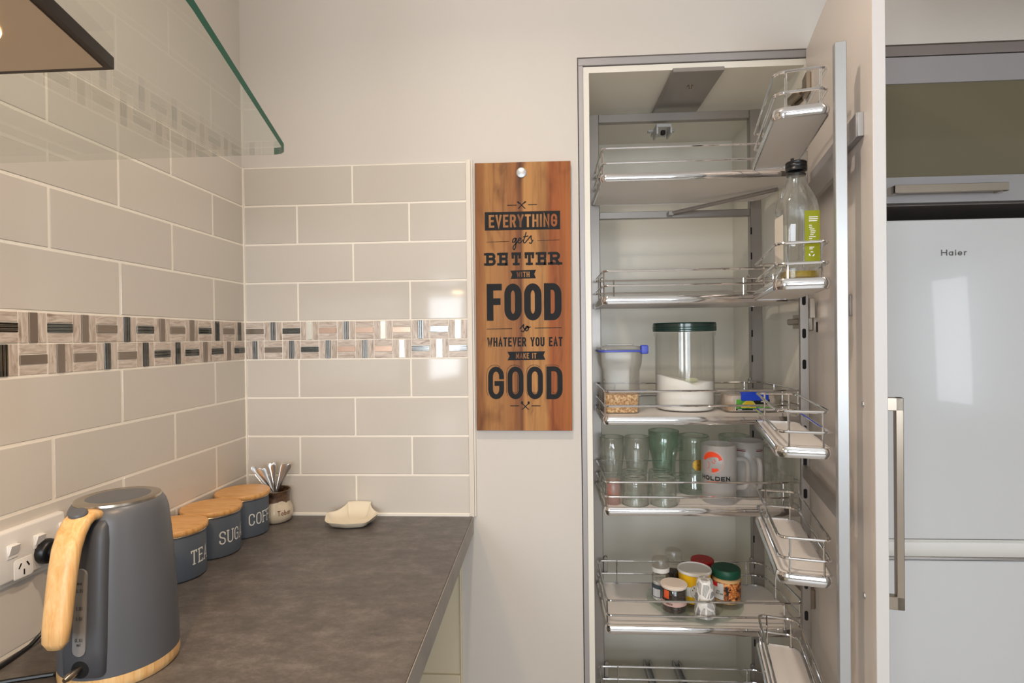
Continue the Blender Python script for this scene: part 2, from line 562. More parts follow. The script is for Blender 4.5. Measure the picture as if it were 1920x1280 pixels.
def text(mb, s, u0, v0, h, sw, fn, aspect=0.5, gap=0.3, fit=None, serif=False, m=0, align='left', slant=0.0):
    """strokes for the string s: left edge u0, baseline v0, height h, stroke sw; fn maps (u, v) onto the surface"""
    lw = h * aspect
    def lay(lw):
        x, out = 0.0, []
        for ch in s:
            gw = G[ch][0] * (lw - sw)
            out.append((ch, x, gw))
            x += gw + sw + gap * lw
        return out, x - gap * lw
    items, tot = lay(lw)
    if fit:
        for _ in range(12):
            lw *= fit / tot
            items, tot = lay(lw)
    if align == 'center':
        u0 -= tot / 2
    for ch, x, gw in items:
        def mp(p):
            vv = sw / 2 + p[1] * (h - sw)
            return (u0 + x + sw / 2 + p[0] * gw + slant * vv, v0 + vv)
        for pts, cl in G[ch][1]:
            pp = [mp(p) for p in pts]
            if not cl and len(pp) > 1:   # butt ends reach the cap height
                pass
            ribbon(mb, pp, sw, cl, fn, m)
        for pts, cl in G[ch][1]:
            if cl:
                continue
            for e, nx in ((pts[0], pts[1]), (pts[-1], pts[-2])):
                a, b = Vector(mp(e)), Vector(mp(nx))
                if (a - b).length < 1e-9:
                    continue
                d = (a - b).normalized()
                ribbon(mb, [a - d * sw * .02, a + d * sw / 2], sw, False, fn, m)
        if serif:
            for (px, py) in SERIF.get(ch, []):
                a = mp((px, py))
                ribbon(mb, [(a[0] - sw * 1.25, a[1]), (a[0] + sw * 1.25, a[1])], sw * .85, False, fn, m)
            for (px, py, dr) in TICK.get(ch, []):
                a = mp((px, py))
                ribbon(mb, [(a[0], a[1] + (sw * .5 if dr < 0 else -sw * .5)), (a[0], a[1] + dr * sw * 1.7)], sw * .85, False, fn, m)
    return tot
def wrap(r, a_mid, z, c=(0, 0)):
    """(u, v) on a round body: u along the circumference to the right as seen from outside"""
    return lambda u, v, d=0.0: (c[0] + (r + d) * cos(a_mid + u / r), c[1] + (r + d) * sin(a_mid + u / r), z + v)

# ------------------------------------------------------------------ room shell
XR, YR, ZC = 4.4, -5.0, 2.45
PX0, PX1, PZ = 0.9026, 1.512, 2.0924          # pantry opening in the back wall
struct(box_obj('floor', (-0.1, YR - 0.1, -0.05), (XR + 0.1, 0.8, 0), floor_m))
struct(box_obj('ceiling', (-0.1, YR - 0.1, ZC), (XR + 0.1, 0.8, ZC + 0.05), ceil_m))
wb = MB()
wb.box((-0.1, 0, 0), (PX0, 0.12, ZC)).box((PX0, 0, PZ), (XR + 0.1, 0.12, ZC))
wb.box((3.1, 0, 0), (XR + 0.1, 0.12, PZ)).box((PX0, 0.68, 0), (3.1, 0.75, PZ))
wall_back = struct(wb.build('wall_back', paint))
def holed_wall(name, axis, pos, thick, a0, a1, h0, h1, b0, b1, m):
    """wall with one window opening: a0..a1 its run, h0..h1 x b0..b1 the hole"""
    mb = MB()
    for (p, q, z0, z1) in ((a0, h0, 0, ZC), (h1, a1, 0, ZC), (h0, h1, 0, b0), (h0, h1, b1, ZC)):
        if axis == 'x':
            mb.box((pos, p, z0), (pos + thick, q, z1))
        else:
            mb.box((p, pos, z0), (q, pos + thick, z1))
    return struct(mb.build(name, m))
wall_left = holed_wall('wall_left', 'x', -0.1, 0.1, YR, 0.0, -3.05, -2.45, 1.05, 1.85, paint)
wall_right = holed_wall('wall_right', 'x', XR, 0.1, YR, 0.75, -4.05, -2.85, 0.65, 2.2, side_paint)
wall_rear = holed_wall('wall_rear', 'y', YR - 0.1, 0.1, 0, XR, 0.28, 2.02, 0.75, 2.1, paint)
win_frame = mat('window_frame_white', (235, 235, 232), 0.4)
pane_m = thin_glass('window_pane', (250, 252, 252), 0.04, 0.0)
def window(name, axis, pos, a0, a1, z0, z1):
    f = MB()
    t = 0.045
    mid = (a0 + a1) / 2
    for (p, q, y0, y1) in ((a0, a1, z0, z0 + t), (a0, a1, z1 - t, z1), (a0, a0 + t, z0 + t, z1 - t), (a1 - t, a1, z0 + t, z1 - t), (mid - t / 2, mid + t / 2, z0 + t, z1 - t)):
        f.box((pos, p, y0), (pos + 0.05, q, y1)) if axis == 'x' else f.box((p, pos, y0), (q, pos + 0.05, y1))
    w = struct(f.build(name, win_frame))
    for p, q in ((a0 + t, mid - t / 2), (mid + t / 2, a1 - t)):
        g = MB()
        g.box((pos + 0.02, p, z0 + t), (pos + 0.026, q, z1 - t)) if axis == 'x' else g.box((p, pos + 0.02, z0 + t), (q, pos + 0.026, z1 - t))
        g.build('pane', pane_m, w)
    return w
window('window_1', 'x', XR + 0.03, -4.05, -2.85, 0.65, 2.2)
window('window_2', 'y', YR - 0.09, 0.28, 2.02, 0.75, 2.1)
window('window_3', 'x', -0.09, -3.05, -2.45, 1.05, 1.85)

# ---- wall tiles: each tile a piece of its wall
ZT = 0.9046
VP_, HP_, JT = 0.1031, 0.3030, 0.0042
def rowz(k):
    return ZT + VP_ * k if k <= 4 else ZT + VP_ * 4 + 0.1005 + VP_ * (k - 5)
TCACHE = {}
def tile_mesh(w, h, t, m, bev):
    key = (round(w, 4), round(h, 4), round(t, 4), m.name)
    if key not in TCACHE:
        TCACHE[key] = MB().box((-w / 2, -t, -h / 2), (w / 2, 0, h / 2), bev).mesh('tile', m, 30)
    return TCACHE[key]
XE = 0.6083
def lay_rows(wall, left):
    end = -1.62 if left else XE
    for k in (0, 1, 2, 3, 5, 6, 7, 8):
        z0, z1 = rowz(k) + JT / 2, rowz(k + 1) - JT / 2
        if left:
            js = [-0.1466 - i * HP_ for i in range(6)] if k in (1, 3, 5, 7) else [-0.2981 - i * HP_ for i in range(6)]
            js = [abs(j) for j in js]
            lim = 1.62
        else:
            js = [0.154, 0.457] if k in (1, 3, 5, 7) else [0.3055]
            lim = XE
        edges = [0.0105] + [j for j in js if j < lim - 0.02] + [lim]
        for a, b in zip(edges[:-1], edges[1:]):
            a2, b2 = a + (JT / 2 if a > 0.011 else 0), b - (JT / 2 if b < lim else 0)
            w, cc = b2 - a2, (a2 + b2) / 2
            me = tile_mesh(w, z1 - z0, 0.007, tile_m, 0.0012)
            tl = (random.uniform(-1, 1) * 0.0016, 0, random.uniform(-1, 1) * 0.0012)
            if left:
                inst('tile', me, wall, (0.0, -cc, (z0 + z1) / 2), (tl[0], 0, pi / 2 + tl[2]))
            else:
                inst('tile', me, wall, (cc, 0.0, (z0 + z1) / 2), tl)
lay_rows(wall_back, False)
lay_rows(wall_left, True)
gb = MB().box((0.0, -0.0060, 0.9), (XE, 0.0, rowz(9)))
gb.build('grout', grout, wall_back)
MB().box((0.0, -1.62, 0.9), (0.0060, 0.0, rowz(9))).build('grout', grout, wall_left)
MB().box((0.0, -0.0102, 0.9), (0.0102, 0.0, rowz(9))).build('grout', grout, wall_back)
# ---- mosaic band: three sticks to a square, turned square by square
MQ = 0.0499
def mosaic(wall, left, rows, ncol):
    g = 0.0016
    st = (MQ - 3 * g) / 3 - 0.0002
    ln = MQ - g * 1.2
    cm = {'t': taupe_metal, 'c': warm_reflect_metal, 'w': window_reflect_metal, 's': stripe_light, 'd': stripe_dark}
    for ri, row in enumerate(rows):
        z0 = rowz(4) + 0.0004 + (1 - ri) * MQ
        for ci in range(ncol):
            code = row[ci] if ci < len(row) else random.choice(['Ht', 'Vd'][(ci + ri) % 2:][:1])
            u = 0.0095 + (ci + 0.5) * MQ
            zc = z0 + MQ / 2
            for k in (-1, 0, 1):
                m = stone if k else cm[code[1]]
                t = 0.0072 + (0.0009 if k == 0 else random.uniform(-0.0004, 0.0004))
                me = tile_mesh(ln, st, t, m, 0.0006)
                du, dz, ry = (0, k * (st + g), 0) if code[0] == 'H' else (k * (st + g), 0, pi / 2)
                if left:
                    inst('mosaic_tile', me, wall, (0.0, -(u + du), zc + dz), (0, ry, pi / 2))
                else:
                    inst('mosaic_tile', me, wall, (u + du, 0.0, zc + dz), (0, ry, 0))
mosaic(wall_back, False, ['Ht Vs Hd Vw Hc Vs Hc Vw Hc Vs Hs Vw'.split(), 'Vs Ht Vs Hd Vs Hc Vs Hc Vw Hs Vw Hs'.split()], 12)
mosaic(wall_left, True, ['Vd Ht Vd Hd Vt Ht Vt Hd Vd Ht Vt Hd Vt Hd Vd Ht Vt Hd'.split(), 'Hd Vt Hd Vt Hd Vd Hd Vd Ht Vd Ht Vt Ht Vd Hd Vt Ht Vd'.split()], 26)
# ---- trims
struct(box_obj('added_bulkhead', (1.62, -1.15, 2.06), (XR, -0.62, ZC), ceil_m))      # unseen bulkhead, added to shade the wall above the fridge
trim_m = mat('tile_edge_trim', (226, 216, 202), 0.4)
t1 = MB().box((XE, -0.010, 0.898), (XE + 0.013, 0.0, rowz(9) + 0.004), 0.002, 2)
t1.box((XE + 0.013, -0.006, 0.898), (XE + 0.0185, 0.0, rowz(9) + 0.004), 0.001)
struct(t1.build('trim_1', trim_m))
struct(box_obj('trim_2', (0.007, -0.012, 0.8995), (XE, -0.0062, 0.9045), mat('silicone', (238, 234, 224), 0.4)))
tr = MB().prism(rrect(-0.003, -0.006, 0.003, 0.006, 0.0025, 3), 0.1, 0.854)
struct(tr.build('trim_3', cream, loc=(0.581, -0.003, 0)))
struct(box_obj('trim_6', (0.02, -0.003, 0.10), (0.5785, -0.0, 0.8535), cream))
struct(box_obj('trim_4', (0.30, -0.012, 0.02), (0.578, -0.0, 0.4805), cream, bev=0.002))
struct(box_obj('baseboard_right', (XR - 0.015, YR, 0), (XR, 0.0, 0.1), white_pl))
struct(box_obj('baseboard_rear', (0, YR, 0), (XR, YR + 0.015, 0.1), white_pl))

def rebase(root, base):
    """parts were built in room coordinates: put the thing's Empty at its base and keep the parts where they stand"""
    root.location = base
    for ch in root.children:
        ch.location = Vector(ch.location) - Vector(base)
    return root

# ------------------------------------------------------------------ bench
wt = thing('worktop', 'mottled charcoal laminate worktop along the tiled left wall, with a square grey front edge', 'worktop')
MB().box((0.0, -2.3, 0.8545), (0.6165, -0.0045, 0.9), 0.0015).build('slab', lam, wt)
box_obj('edge_strip', (0.6165, -2.3, 0.8545), (0.6178, -0.0045, 0.8995), lam_edge, wt)
rebase(wt, (0.31, -1.15, 0.8545))
bc = thing('base_cabinet', 'cream base cabinet standing under the charcoal worktop below the range hood', 'cabinet')
MB().box((0.02, -2.28, 0.1), (0.565, -0.95, 0.854), 0.001).build('body', cream, bc)
MB().box((0.05, -2.28, 0.0), (0.52, -0.97, 0.1)).build('kickboard', silver_dark, bc)
for k in range(2):
    y0 = -2.275 + k * 0.66
    d = MB().box((0.565, y0, 0.105), (0.583, y0 + 0.655, 0.85), 0.0015).build('door', cream, bc)
    MB().tube([(0.583, y0 + 0.3, 0.80), (0.61, y0 + 0.3, 0.80), (0.61, y0 + 0.48, 0.80), (0.583, y0 + 0.48, 0.80)], 0.005, 8).build('handle', steel, d)
rebase(bc, (0.3, -1.5, 0.0))

# ------------------------------------------------------------------ range hood
hd = thing('range_hood', 'stainless range hood with a curved glass canopy mounted on the left wall', 'range hood')
ZG = 1.6
outer = [(0.004, -1.694), (0.475, -1.694)] + arc(0.475, -1.674, 0.02, 0.02, 270, 345, 4)
outer += [(0.5665, -1.39), (0.5825, -1.31), (0.586, -1.24), (0.5825, -1.17), (0.5665, -1.09)] + arc(0.475, -0.806, 0.02, 0.02, 15, 90, 5) + [(0.004, -0.786)]
mb = MB()
n = len(outer)
v = [(x, y, ZG) for x, y in outer] + [(x, y, ZG + 0.0085) for x, y in outer]
mb.add(v, [tuple(reversed(range(n))), tuple(range(n, 2 * n))], 0)
mb.add(v, [(i, (i + 1) % n, n + (i + 1) % n, n + i) for i in range(n)], 1)
# the long far edge is polished and clear, the bowed front edge shows green
for fi, f in enumerate(mb.f[2:], 2):
    i = fi - 2
    if i in (0, n - 1, n - 2):
        mb.m[fi] = 0
mb.build('canopy', [canopy_glass, edge_green], hd)
bp = [(0.004, -1.444), (0.4655, -1.444), (0.489, -1.33), (0.4925, -1.24), (0.489, -1.13), (0.4655, -1.036), (0.004, -1.036)]
MB().prism(bp, 1.588, 1.5975).build('rim', dark_metal, hd)
ins = [(0.012, -1.438), (0.461, -1.438), (0.4835, -1.33), (0.487, -1.24), (0.4835, -1.13), (0.461, -1.042), (0.012, -1.042)]
MB().prism(ins, 1.5872, 1.590).build('underside', hood_steel, hd)
MB().box((0.004, -1.38, 1.609), (0.28, -1.10, 2.449), 0.002).build('duct', steel, hd)
lampglow = mat('hood_lamp_lens', (255, 220, 160), 0.4)
P(lampglow).inputs['Emission Color'].default_value = (1.0, 0.62, 0.3, 1)
P(lampglow).inputs['Emission Strength'].default_value = 6.0
MB().lathe([(0.0, 0), (0.024, 0), (0.028, 0.0015), (0.028, 0.003)], 24, (0.41, -1.115, 1.5845)).build('lamp_lens', lampglow, hd)
MB().box((0.05, -1.36, 1.5855), (0.21, -1.12, 1.5875), 0.0005).build('filter', steel, hd)
rebase(hd, (0.0, -1.24, 1.588))

# ------------------------------------------------------------------ ceiling downlights (seen mirrored in the cupboard glass)
glow = mat('downlight_glow', (255, 240, 215), 0.5)
P(glow).inputs['Emission Color'].default_value = (1.0, 0.86, 0.68, 1)
P(glow).inputs['Emission Strength'].default_value = 12.0
for k, (x, y) in enumerate(DOWN):
    d = thing('ceiling_downlight', 'round recessed white ceiling downlight ' + ('above the worktop corner', 'in front of the fridge', 'behind the hood towards the left window', 'in the middle of the room')[k], 'ceiling light', (x, y, ZC))
    MB().lathe([(0.036, -0.006), (0.05, -0.006), (0.052, 0.0), (0.036, 0.0)], 28).build('trim_ring', white_pl, d)
    MB().lathe([(0.0, -0.001), (0.034, -0.001), (0.034, 0.0)], 24).build('lens', glow, d)

# ------------------------------------------------------------------ pantry cupboard
HX, HY, AN = 1.476, -0.010, radians(14)
DL, DT = 0.525, 0.019
def D(s, off, z):
    """s along the open door from its hinge, off out of its inner face, z up"""
    return (HX - sin(AN) * s - cos(AN) * off, HY - cos(AN) * s + sin(AN) * off, z)
def dbox(mb, s0, s1, o0, o1, z0, z1, bev=0.0, m=0):
    t = MB().box((s0, o0, z0), (s1, o1, z1), bev)
    return mb.add([D(*q) for q in t.v], t.f, m)
pc = thing('pantry_cupboard', 'tall silver framed pantry cupboard built into the back wall, its door standing open', 'cupboard')
for nm, a, b, m in (('side_panel', (0.9172, 0.0, 0.10), (0.9324, 0.56, 2.067), melamine_in), ('side_panel', (1.476, 0.0, 0.10), (1.4915, 0.56, 2.067), melamine_in),
                    ('top_panel', (0.9324, 0.0, 2.051), (1.476, 0.56, 2.067), melamine_in), ('floor_panel', (0.9324, 0.0, 0.175), (1.476, 0.56, 0.191), melamine_in),
                    ('back_panel', (0.9324, 0.552, 0.191), (1.476, 0.56, 2.051), melamine_in)):
    box_obj(nm, a, b, m, pc)
for nm, a, b in (('frame_strip', (0.9045, -0.005, 0.10), (0.9170, 0.05, 2.0685)), ('frame_strip', (1.4917, -0.005, 0.10), (1.509, 0.05, 2.0685)), ('frame_strip', (0.9045, -0.005, 2.0688), (1.509, 0.05, 2.0865))):
    box_obj(nm, a, b, silver_lam, pc, 0.0008)
MB().box((0.9045, 0.004, 2.0866), (1.509, 0.05, 2.0922)).build('gap_shade_strip', silver_dark, pc)  # shadow line of the reveal, built as a darker strip
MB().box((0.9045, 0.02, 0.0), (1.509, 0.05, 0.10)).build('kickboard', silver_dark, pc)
# grey plate under the pantry ceiling
tp = MB().box((1.1450, -0.011, 2.040), (1.2745, 0.30, 2.0508), 0.0012).build('track_plate', alu_grey, pc)
for (x, y) in ((1.210, 0.075), (1.211, 0.275)):
    MB().lathe([(0.0, -0.009), (0.004, -0.008), (0.004, -0.003), (0.008, -0.002), (0.008, 0.0)], 14, (x, y, 2.04)).build('screw', nickel, tp)
hk = MB()
hk.box((1.142, 0.19, 1.975), (1.186, 0.275, 1.985), 0.001).box((1.142, 0.19, 1.955), (1.148, 0.245, 1.976), 0.001).box((1.182, 0.19, 1.957), (1.188, 0.245, 1.976), 0.001).box((1.126, 0.235, 1.978), (1.205, 0.25, 1.984), 0.001)
hk.build('roller_bracket', alu, pc)
box_obj('roller', (1.155, 0.188, 1.953), (1.168, 0.20, 1.966), slot_black, pc, 0.002)
for x in (1.160, 1.262):
    r = MB().box((x - 0.010, 0.02, 0.1925), (x + 0.010, 0.548, 0.197)).box((x - 0.012, 0.02, 0.1915), (x - 0.008, 0.548, 0.213)).box((x + 0.008, 0.02, 0.1915), (x + 0.012, 0.548, 0.213))
    r.build('floor_runner', alu, pc)
# the open door
dm = MB()
dbox(dm, 0, DL, -DT, 0, 0.11, 2.0845, 0.0008)
for i, f in enumerate(dm.f):
    c = sum((Vector(dm.v[j]) for j in f), Vector()) / len(f)
    s = -(c.x - HX) * sin(AN) - (c.y - HY) * cos(AN)
    if s > DL - 0.0006:
        dm.m[i] = 1
door = dm.build('door', [door_in, door_edge], pc)
hm = MB()
for z0, z1 in ((1.2325, 1.2555), (0.8855, 0.9085)):
    dbox(hm, 0.438, 0.452, -DT - 0.045, -DT, z0, z1, 0.001)
dbox(hm, 0.438, 0.452, -DT - 0.045, -DT - 0.033, 0.8855, 1.2555, 0.001)
hm.build('handle', nickel, door)
for z in (1.244, 0.909):
    hc = MB()
    n = 16
    for a, b in ((0, 0.0), (0.005, 0.0), (0.005, 0.0015), (0, 0.003)):
        pass
    prof = [(0.0055, 0.0), (0.005, 0.0018), (0.0, 0.0028)]
    hc.lathe(prof, n, fn=lambda r, a, o: D(0.462 + r * cos(a), o, z + r * sin(a)))
    hc.build('screw_cap', alu, door)
# hinges at the jamb, the top track of the door
for z in (1.98, 1.40, 0.72):
    h = MB()
    dbox(h, 0.012, 0.060, 0.0, 0.012, z - 0.024, z + 0.024, 0.002)
    h.box((1.4745, 0.005, z - 0.018), (1.4758, 0.075, z + 0.018))
    h.box((1.452, -0.010, z - 0.008), (1.4742, 0.06, z + 0.008), 0.003)
    h.build('hinge', nickel, door)
tr = MB()
dbox(tr, 0.10, 0.478, 0.0, 0.012, 1.706, 1.7475, 0.001)
tk = tr.build('door_rail', silver_lam, door)
e = MB()
dbox(e, 0.474, 0.4795, 0.0, 0.0105, 1.706, 1.7475, 0.001)
e.build('rail_end', alu, door)
e = MB()
dbox(e, 0.388, 0.400, 0.0, 0.006, 1.400, 1.440, 0.002)
e.build('catch', silver_lam, door)
e = MB()
dbox(e, 0.098, 0.110, 0.0005, 0.0015, 1.372, 1.396, 0.0)
e.build('slot', slot_black, door)
rebase(pc, (1.2, 0.28, 0.0))

# ------------------------------------------------------------------ pull-out frames
TR_Z = [1.7559, 1.4487, 1.1459, 0.9174, 0.6182, 0.303]        # underside of each tray's lip
rk = thing('pull_out_frame', 'grey steel post frame that carries the wide trays inside the pantry', 'frame')
for x0, x1 in ((0.950, 0.978), (1.417, 1.449)):
    box_obj('post', (x0, 0.216, 0.215), (x1, 0.240, 2.028), alu_grey, rk, 0.0015)
for z0, z1 in ((2.0035, 2.028), (1.7175, 1.7375), (0.235, 0.255)):
    box_obj('crossbar', (0.978, 0.219, z0), (1.417, 0.238, z1), alu_grey, rk, 0.001)
for z in (1.672, 1.5985, 1.522, 1.4467, 1.3714, 1.2977, 1.221, 1.0763, 1.0, 0.8528, 0.7662, 0.69, 0.54, 0.46):
    box_obj('slot', (1.4165, 0.2150, z - 0.010), (1.4205, 0.2162, z + 0.010), slot_black, rk)
for z in TR_Z:
    for x in (0.984, 1.411):
        MB().box((x - 0.006, 0.2104, z + 0.040), (x + 0.006, 0.2185, z + 0.092), 0.001).lathe([(0.0, -0.004), (0.004, -0.004), (0.004, 0.0)], 10, (x, 0.2145, z + 0.095)).build('clamp', alu_grey, rk)
arm = MB()
arm.tube([(1.418, 0.03, 1.745), (1.40, 0.07, 1.748), (1.24, 0.17, 1.732), (1.185, 0.205, 1.727)], 0.0055, 8)
arm.box((1.176, 0.198, 1.720), (1.192, 0.212, 1.732), 0.001)
arm.build('link_arm', alu_grey, rk)
rebase(rk, (1.2, 0.228, 0.215))
dr = thing('door_rack_frame', 'satin metal post frame standing on the inner face of the open pantry door', 'frame')
m_ = MB(); dbox(m_, 0.474, 0.490, 0.028, 0.0465, 0.16, 1.868, 0.0012); m_.build('post', alu, dr)
m_ = MB(); dbox(m_, 0.092, 0.106, 0.018, 0.0375, 0.16, 1.80, 0.0012); m_.build('post', alu_grey, dr)
for z0, z1 in ((1.655, 1.70), (1.028, 1.058), (0.30, 0.33)):
    m_ = MB(); dbox(m_, 0.106, 0.474, 0.024, 0.034, z0, z1, 0.001); m_.build('crossbar', alu_grey, dr)
for z in (1.522, 1.4474, 1.3693, 1.2961, 1.14, 1.0663, 0.99, 0.85, 0.775, 0.70, 0.54):
    m_ = MB()
    m_.prism(rrect(0.0245, z - 0.0115, 0.0325, z + 0.0115, 0.0039, 4), 0.1062, 0.1068, 0, lambda x, y, s: D(s, x, y))
    m_.build('slot', slot_black, dr)
m_ = MB(); dbox(m_, 0.1, 0.115, 0.006, 0.018, 1.405, 1.452, 0.001); m_.build('mounting_clip', nickel, dr)
rebase(dr, D(0.29, 0.035, 0.16))

# ------------------------------------------------------------------ wire trays
def tray(name, label, cat, w, dp, rr, loc, rz, group, ups, lip=0.019):
    """w wide (x), dp deep (y, to the rear), rr corner radii (rear right, rear left, front left, front right)"""
    t = thing(name, label, cat, loc, rz, group)
    ring = rrect(0, 0, w, dp, rr, 6)
    th = 0.0035
    inner = rrect(th, th, w - th, dp - th, [max(r - th, 0.001) for r in rr], 6)
    n = len(ring)
    mb = MB()
    bul = [(0.0, 0.0012), (0.25 * lip, -0.0006), (0.5 * lip, -0.0012), (0.75 * lip, -0.0006), (lip, 0.0012)]
    cx, cy = w / 2, dp / 2
    rings = []
    for z, o in bul:
        rings.append([(x - (x - cx) / (w / 2) * o, y - (y - cy) / (dp / 2) * o, z) for x, y in ring])
    rings.append([(x, y, lip - 0.0002) for x, y in inner])
    rings.append([(x, y, 0.0) for x, y in inner])
    rings.append(rings[0])
    mb.loft(rings, caps=False)
    mb.build('lip', chrome, t, angle=50)
    bd = [max(r - th, 0.001) for r in rr]
    MB().prism(rrect(th + .0002, th + .0002, w - th - .0002, dp - th - .0002, bd, 6), 0.0012, 0.0162).build('shelf_board', board_white, t)
    wr = 0.0028
    lp = rrect(0.004, 0.004, w - 0.004, dp - 0.004, [max(r - 0.003, 0.012) for r in rr], 6)
    for z in (lip + 0.027, lip + 0.064):
        MB().tube([(x, y, z) for x, y in lp], wr, 8, True).build('wire', chrome, t)
    for (x, y) in ups:
        MB().tube([(x, y, 0.016), (x, y, lip + 0.066)], 0.0021, 8).lathe([(0.0046, 0.0), (0.0046, 0.002), (0.002, 0.003)], 10, (x, y, 0.0165)).build('upright', chrome, t)
    return t
TW, TD = 0.491, 0.262
TX, TY = 0.956, -0.052
names_in = ['topmost wide chrome wire tray in the pantry, empty, seen from below', 'second wide wire tray from the top of the pantry, empty at eye height',
            'wide wire tray holding the flour jar and the cereal container', 'wide wire tray crowded with drinking glasses and mugs',
            'wide wire tray holding the glass turntable of spice jars', 'lowest wide wire tray above the pantry floor']
ups = [(0.0055, 0.016), (0.0055, 0.15), (0.44, 0.0055), (0.484, 0.018), (0.485, 0.17), (0.06, TD - 0.0055), (0.435, TD - 0.0055)]
for k, z in enumerate(TR_Z):
    tray('wire_tray', names_in[k], 'tray', TW, TD, (0.045, 0.012, 0.014, 0.02), (TX, TY, z), 0, 'wide wire trays of the inner frame', ups)
BW, BL = 0.0935, 0.337
names_d = ['topmost narrow wire basket on the open door, empty, above the oil bottle', 'narrow door basket holding the oil bottle',
           'narrow empty door basket beside the tray of flour', 'narrow empty door basket beside the tray of drinking glasses',
           'lowest narrow door basket, running out of view below the spice tray']
bu = [(0.022, 0.0055), (0.078, 0.0055), (0.022, BL - 0.0055), (0.074, BL - 0.0055)]
DB_Z = [1.7559, 1.4487, 1.1459, 0.9174, 0.6182]
for k, z in enumerate(DB_Z):
    c = D(0.470, 0.1410, z)
    tray('door_basket', names_d[k], 'basket', BW, BL, (0.03, 0.008, 0.02, 0.016), c, -AN, 'narrow wire baskets on the pantry door', bu)

# ------------------------------------------------------------------ fridge and the cupboard over it
fr = thing('fridge', 'white two door fridge with a chrome trim line, standing right of the open pantry door', 'fridge')
FX0, FX1 = 1.6575, 2.26
MB().box((FX0 + 0.004, 0.045, 0.03), (FX1 - 0.004, 0.62, 1.640), 0.004).build('body', fridge_w, fr)
ud = MB().box((FX0, -0.02, 0.8535), (FX1, 0.042, 1.6475), 0.006, 3).build('upper_door', fridge_w, fr)
ld = MB().box((FX0, -0.02, 0.05), (FX1, 0.042, 0.800), 0.006, 3).build('lower_door', fridge_w, fr)
gp = [(-0.018, 0.850), (-0.004, 0.846), (0.006, 0.836), (-0.002, 0.822), (-0.014, 0.814), (-0.021, 0.811), (0.040, 0.811), (0.040, 0.852), (-0.018, 0.852)]
MB().prism(gp, FX0 + 0.0005, FX1 - 0.0005, 0, lambda y, z, x: (x, y, z)).build('grip_channel', white_pl, fr)
MB().box((FX0, -0.0235, 0.8035), (FX1, 0.0, 0.8105), 0.0015).build('chrome_trim', chrome, fr)
bd = MB()
dark = mat('badge_grey', (92, 90, 86), 0.3, 0.6)
def hfn(u, v, d=0.0): return (u, -0.0212 - d, v)
bx, bz, bh = 1.7935, 1.5575, 0.0148
H_ = [([(0, 0), (0, 1)], 0), ([(.82, 0), (.82, 1)], 0), ([(0, .5), (.82, .5)], 0)]
for pts, cl in H_:
    ribbon(bd, [(bx + 0.0145 * p[0], bz + bh * p[1]) for p in pts], 0.0022, False, hfn)
text(bd, 'aier', bx + 0.0165, bz, bh * 1.12, 0.0021, hfn, aspect=.86, gap=.24)
bd.build('badge', dark, ud)
for x in (FX0 + 0.06, FX1 - 0.06):
    for y in (0.08, 0.55):
        MB().lathe([(0.02, 0), (0.02, 0.03)], 14, (x, y, 0)).build('foot', black, fr)
rebase(fr, (1.96, 0.3, 0.0))
oc = thing('overhead_cupboard', 'silver lift-up cupboard with an olive glass front, above the white fridge', 'cupboard')
OX0, OX1 = 1.5115, 2.70
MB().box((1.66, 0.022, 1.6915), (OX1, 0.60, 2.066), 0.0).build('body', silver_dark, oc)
MB().box((OX0, 0.003, 2.0868), (OX1, 0.05, 2.0922)).build('gap_shade_strip', mat('gap_shade_brown', (88, 74, 62), 0.7), oc)  # shade in the gap painted as a dark brown strip
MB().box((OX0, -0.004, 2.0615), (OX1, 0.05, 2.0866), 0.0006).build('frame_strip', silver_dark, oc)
dx0, dx1, dz0, dz1 = 1.662, 2.58, 1.6935, 2.0585
fd = MB()
g0, g1 = 1.7585, 1.9925
for a, b in (((dx0, -0.004, g1), (dx1, 0.018, dz1)), ((dx0, -0.004, dz0), (dx1, 0.018, g0)), ((dx1 - 0.06, -0.004, g0), (dx1, 0.018, g1))):
    fd.box(a, b, 0.0006)
df = fd.build('door', silver_lam, oc)
box_obj('glass_panel', (dx0, 0.000, g0), (dx1 - 0.06, 0.014, g1), olive_glass, df)
hh = MB()
for x in (1.674, 1.929):
    hh.box((x, -0.036, 1.711), (x + 0.012, -0.004, 1.731), 0.0008)
hh.box((1.674, -0.038, 1.711), (1.941, -0.030, 1.731), 0.001)
hh.build('handle', steel, df)
MB().box((1.512, -0.002, 0.0), (1.655, 0.02, 2.060)).build('filler_panel', silver_lam, oc)
MB().box((2.27, -0.002, 0.0), (2.70, 0.60, 1.690)).build('side_panel', silver_lam, oc)
rebase(oc, (2.1, 0.3, 1.69))

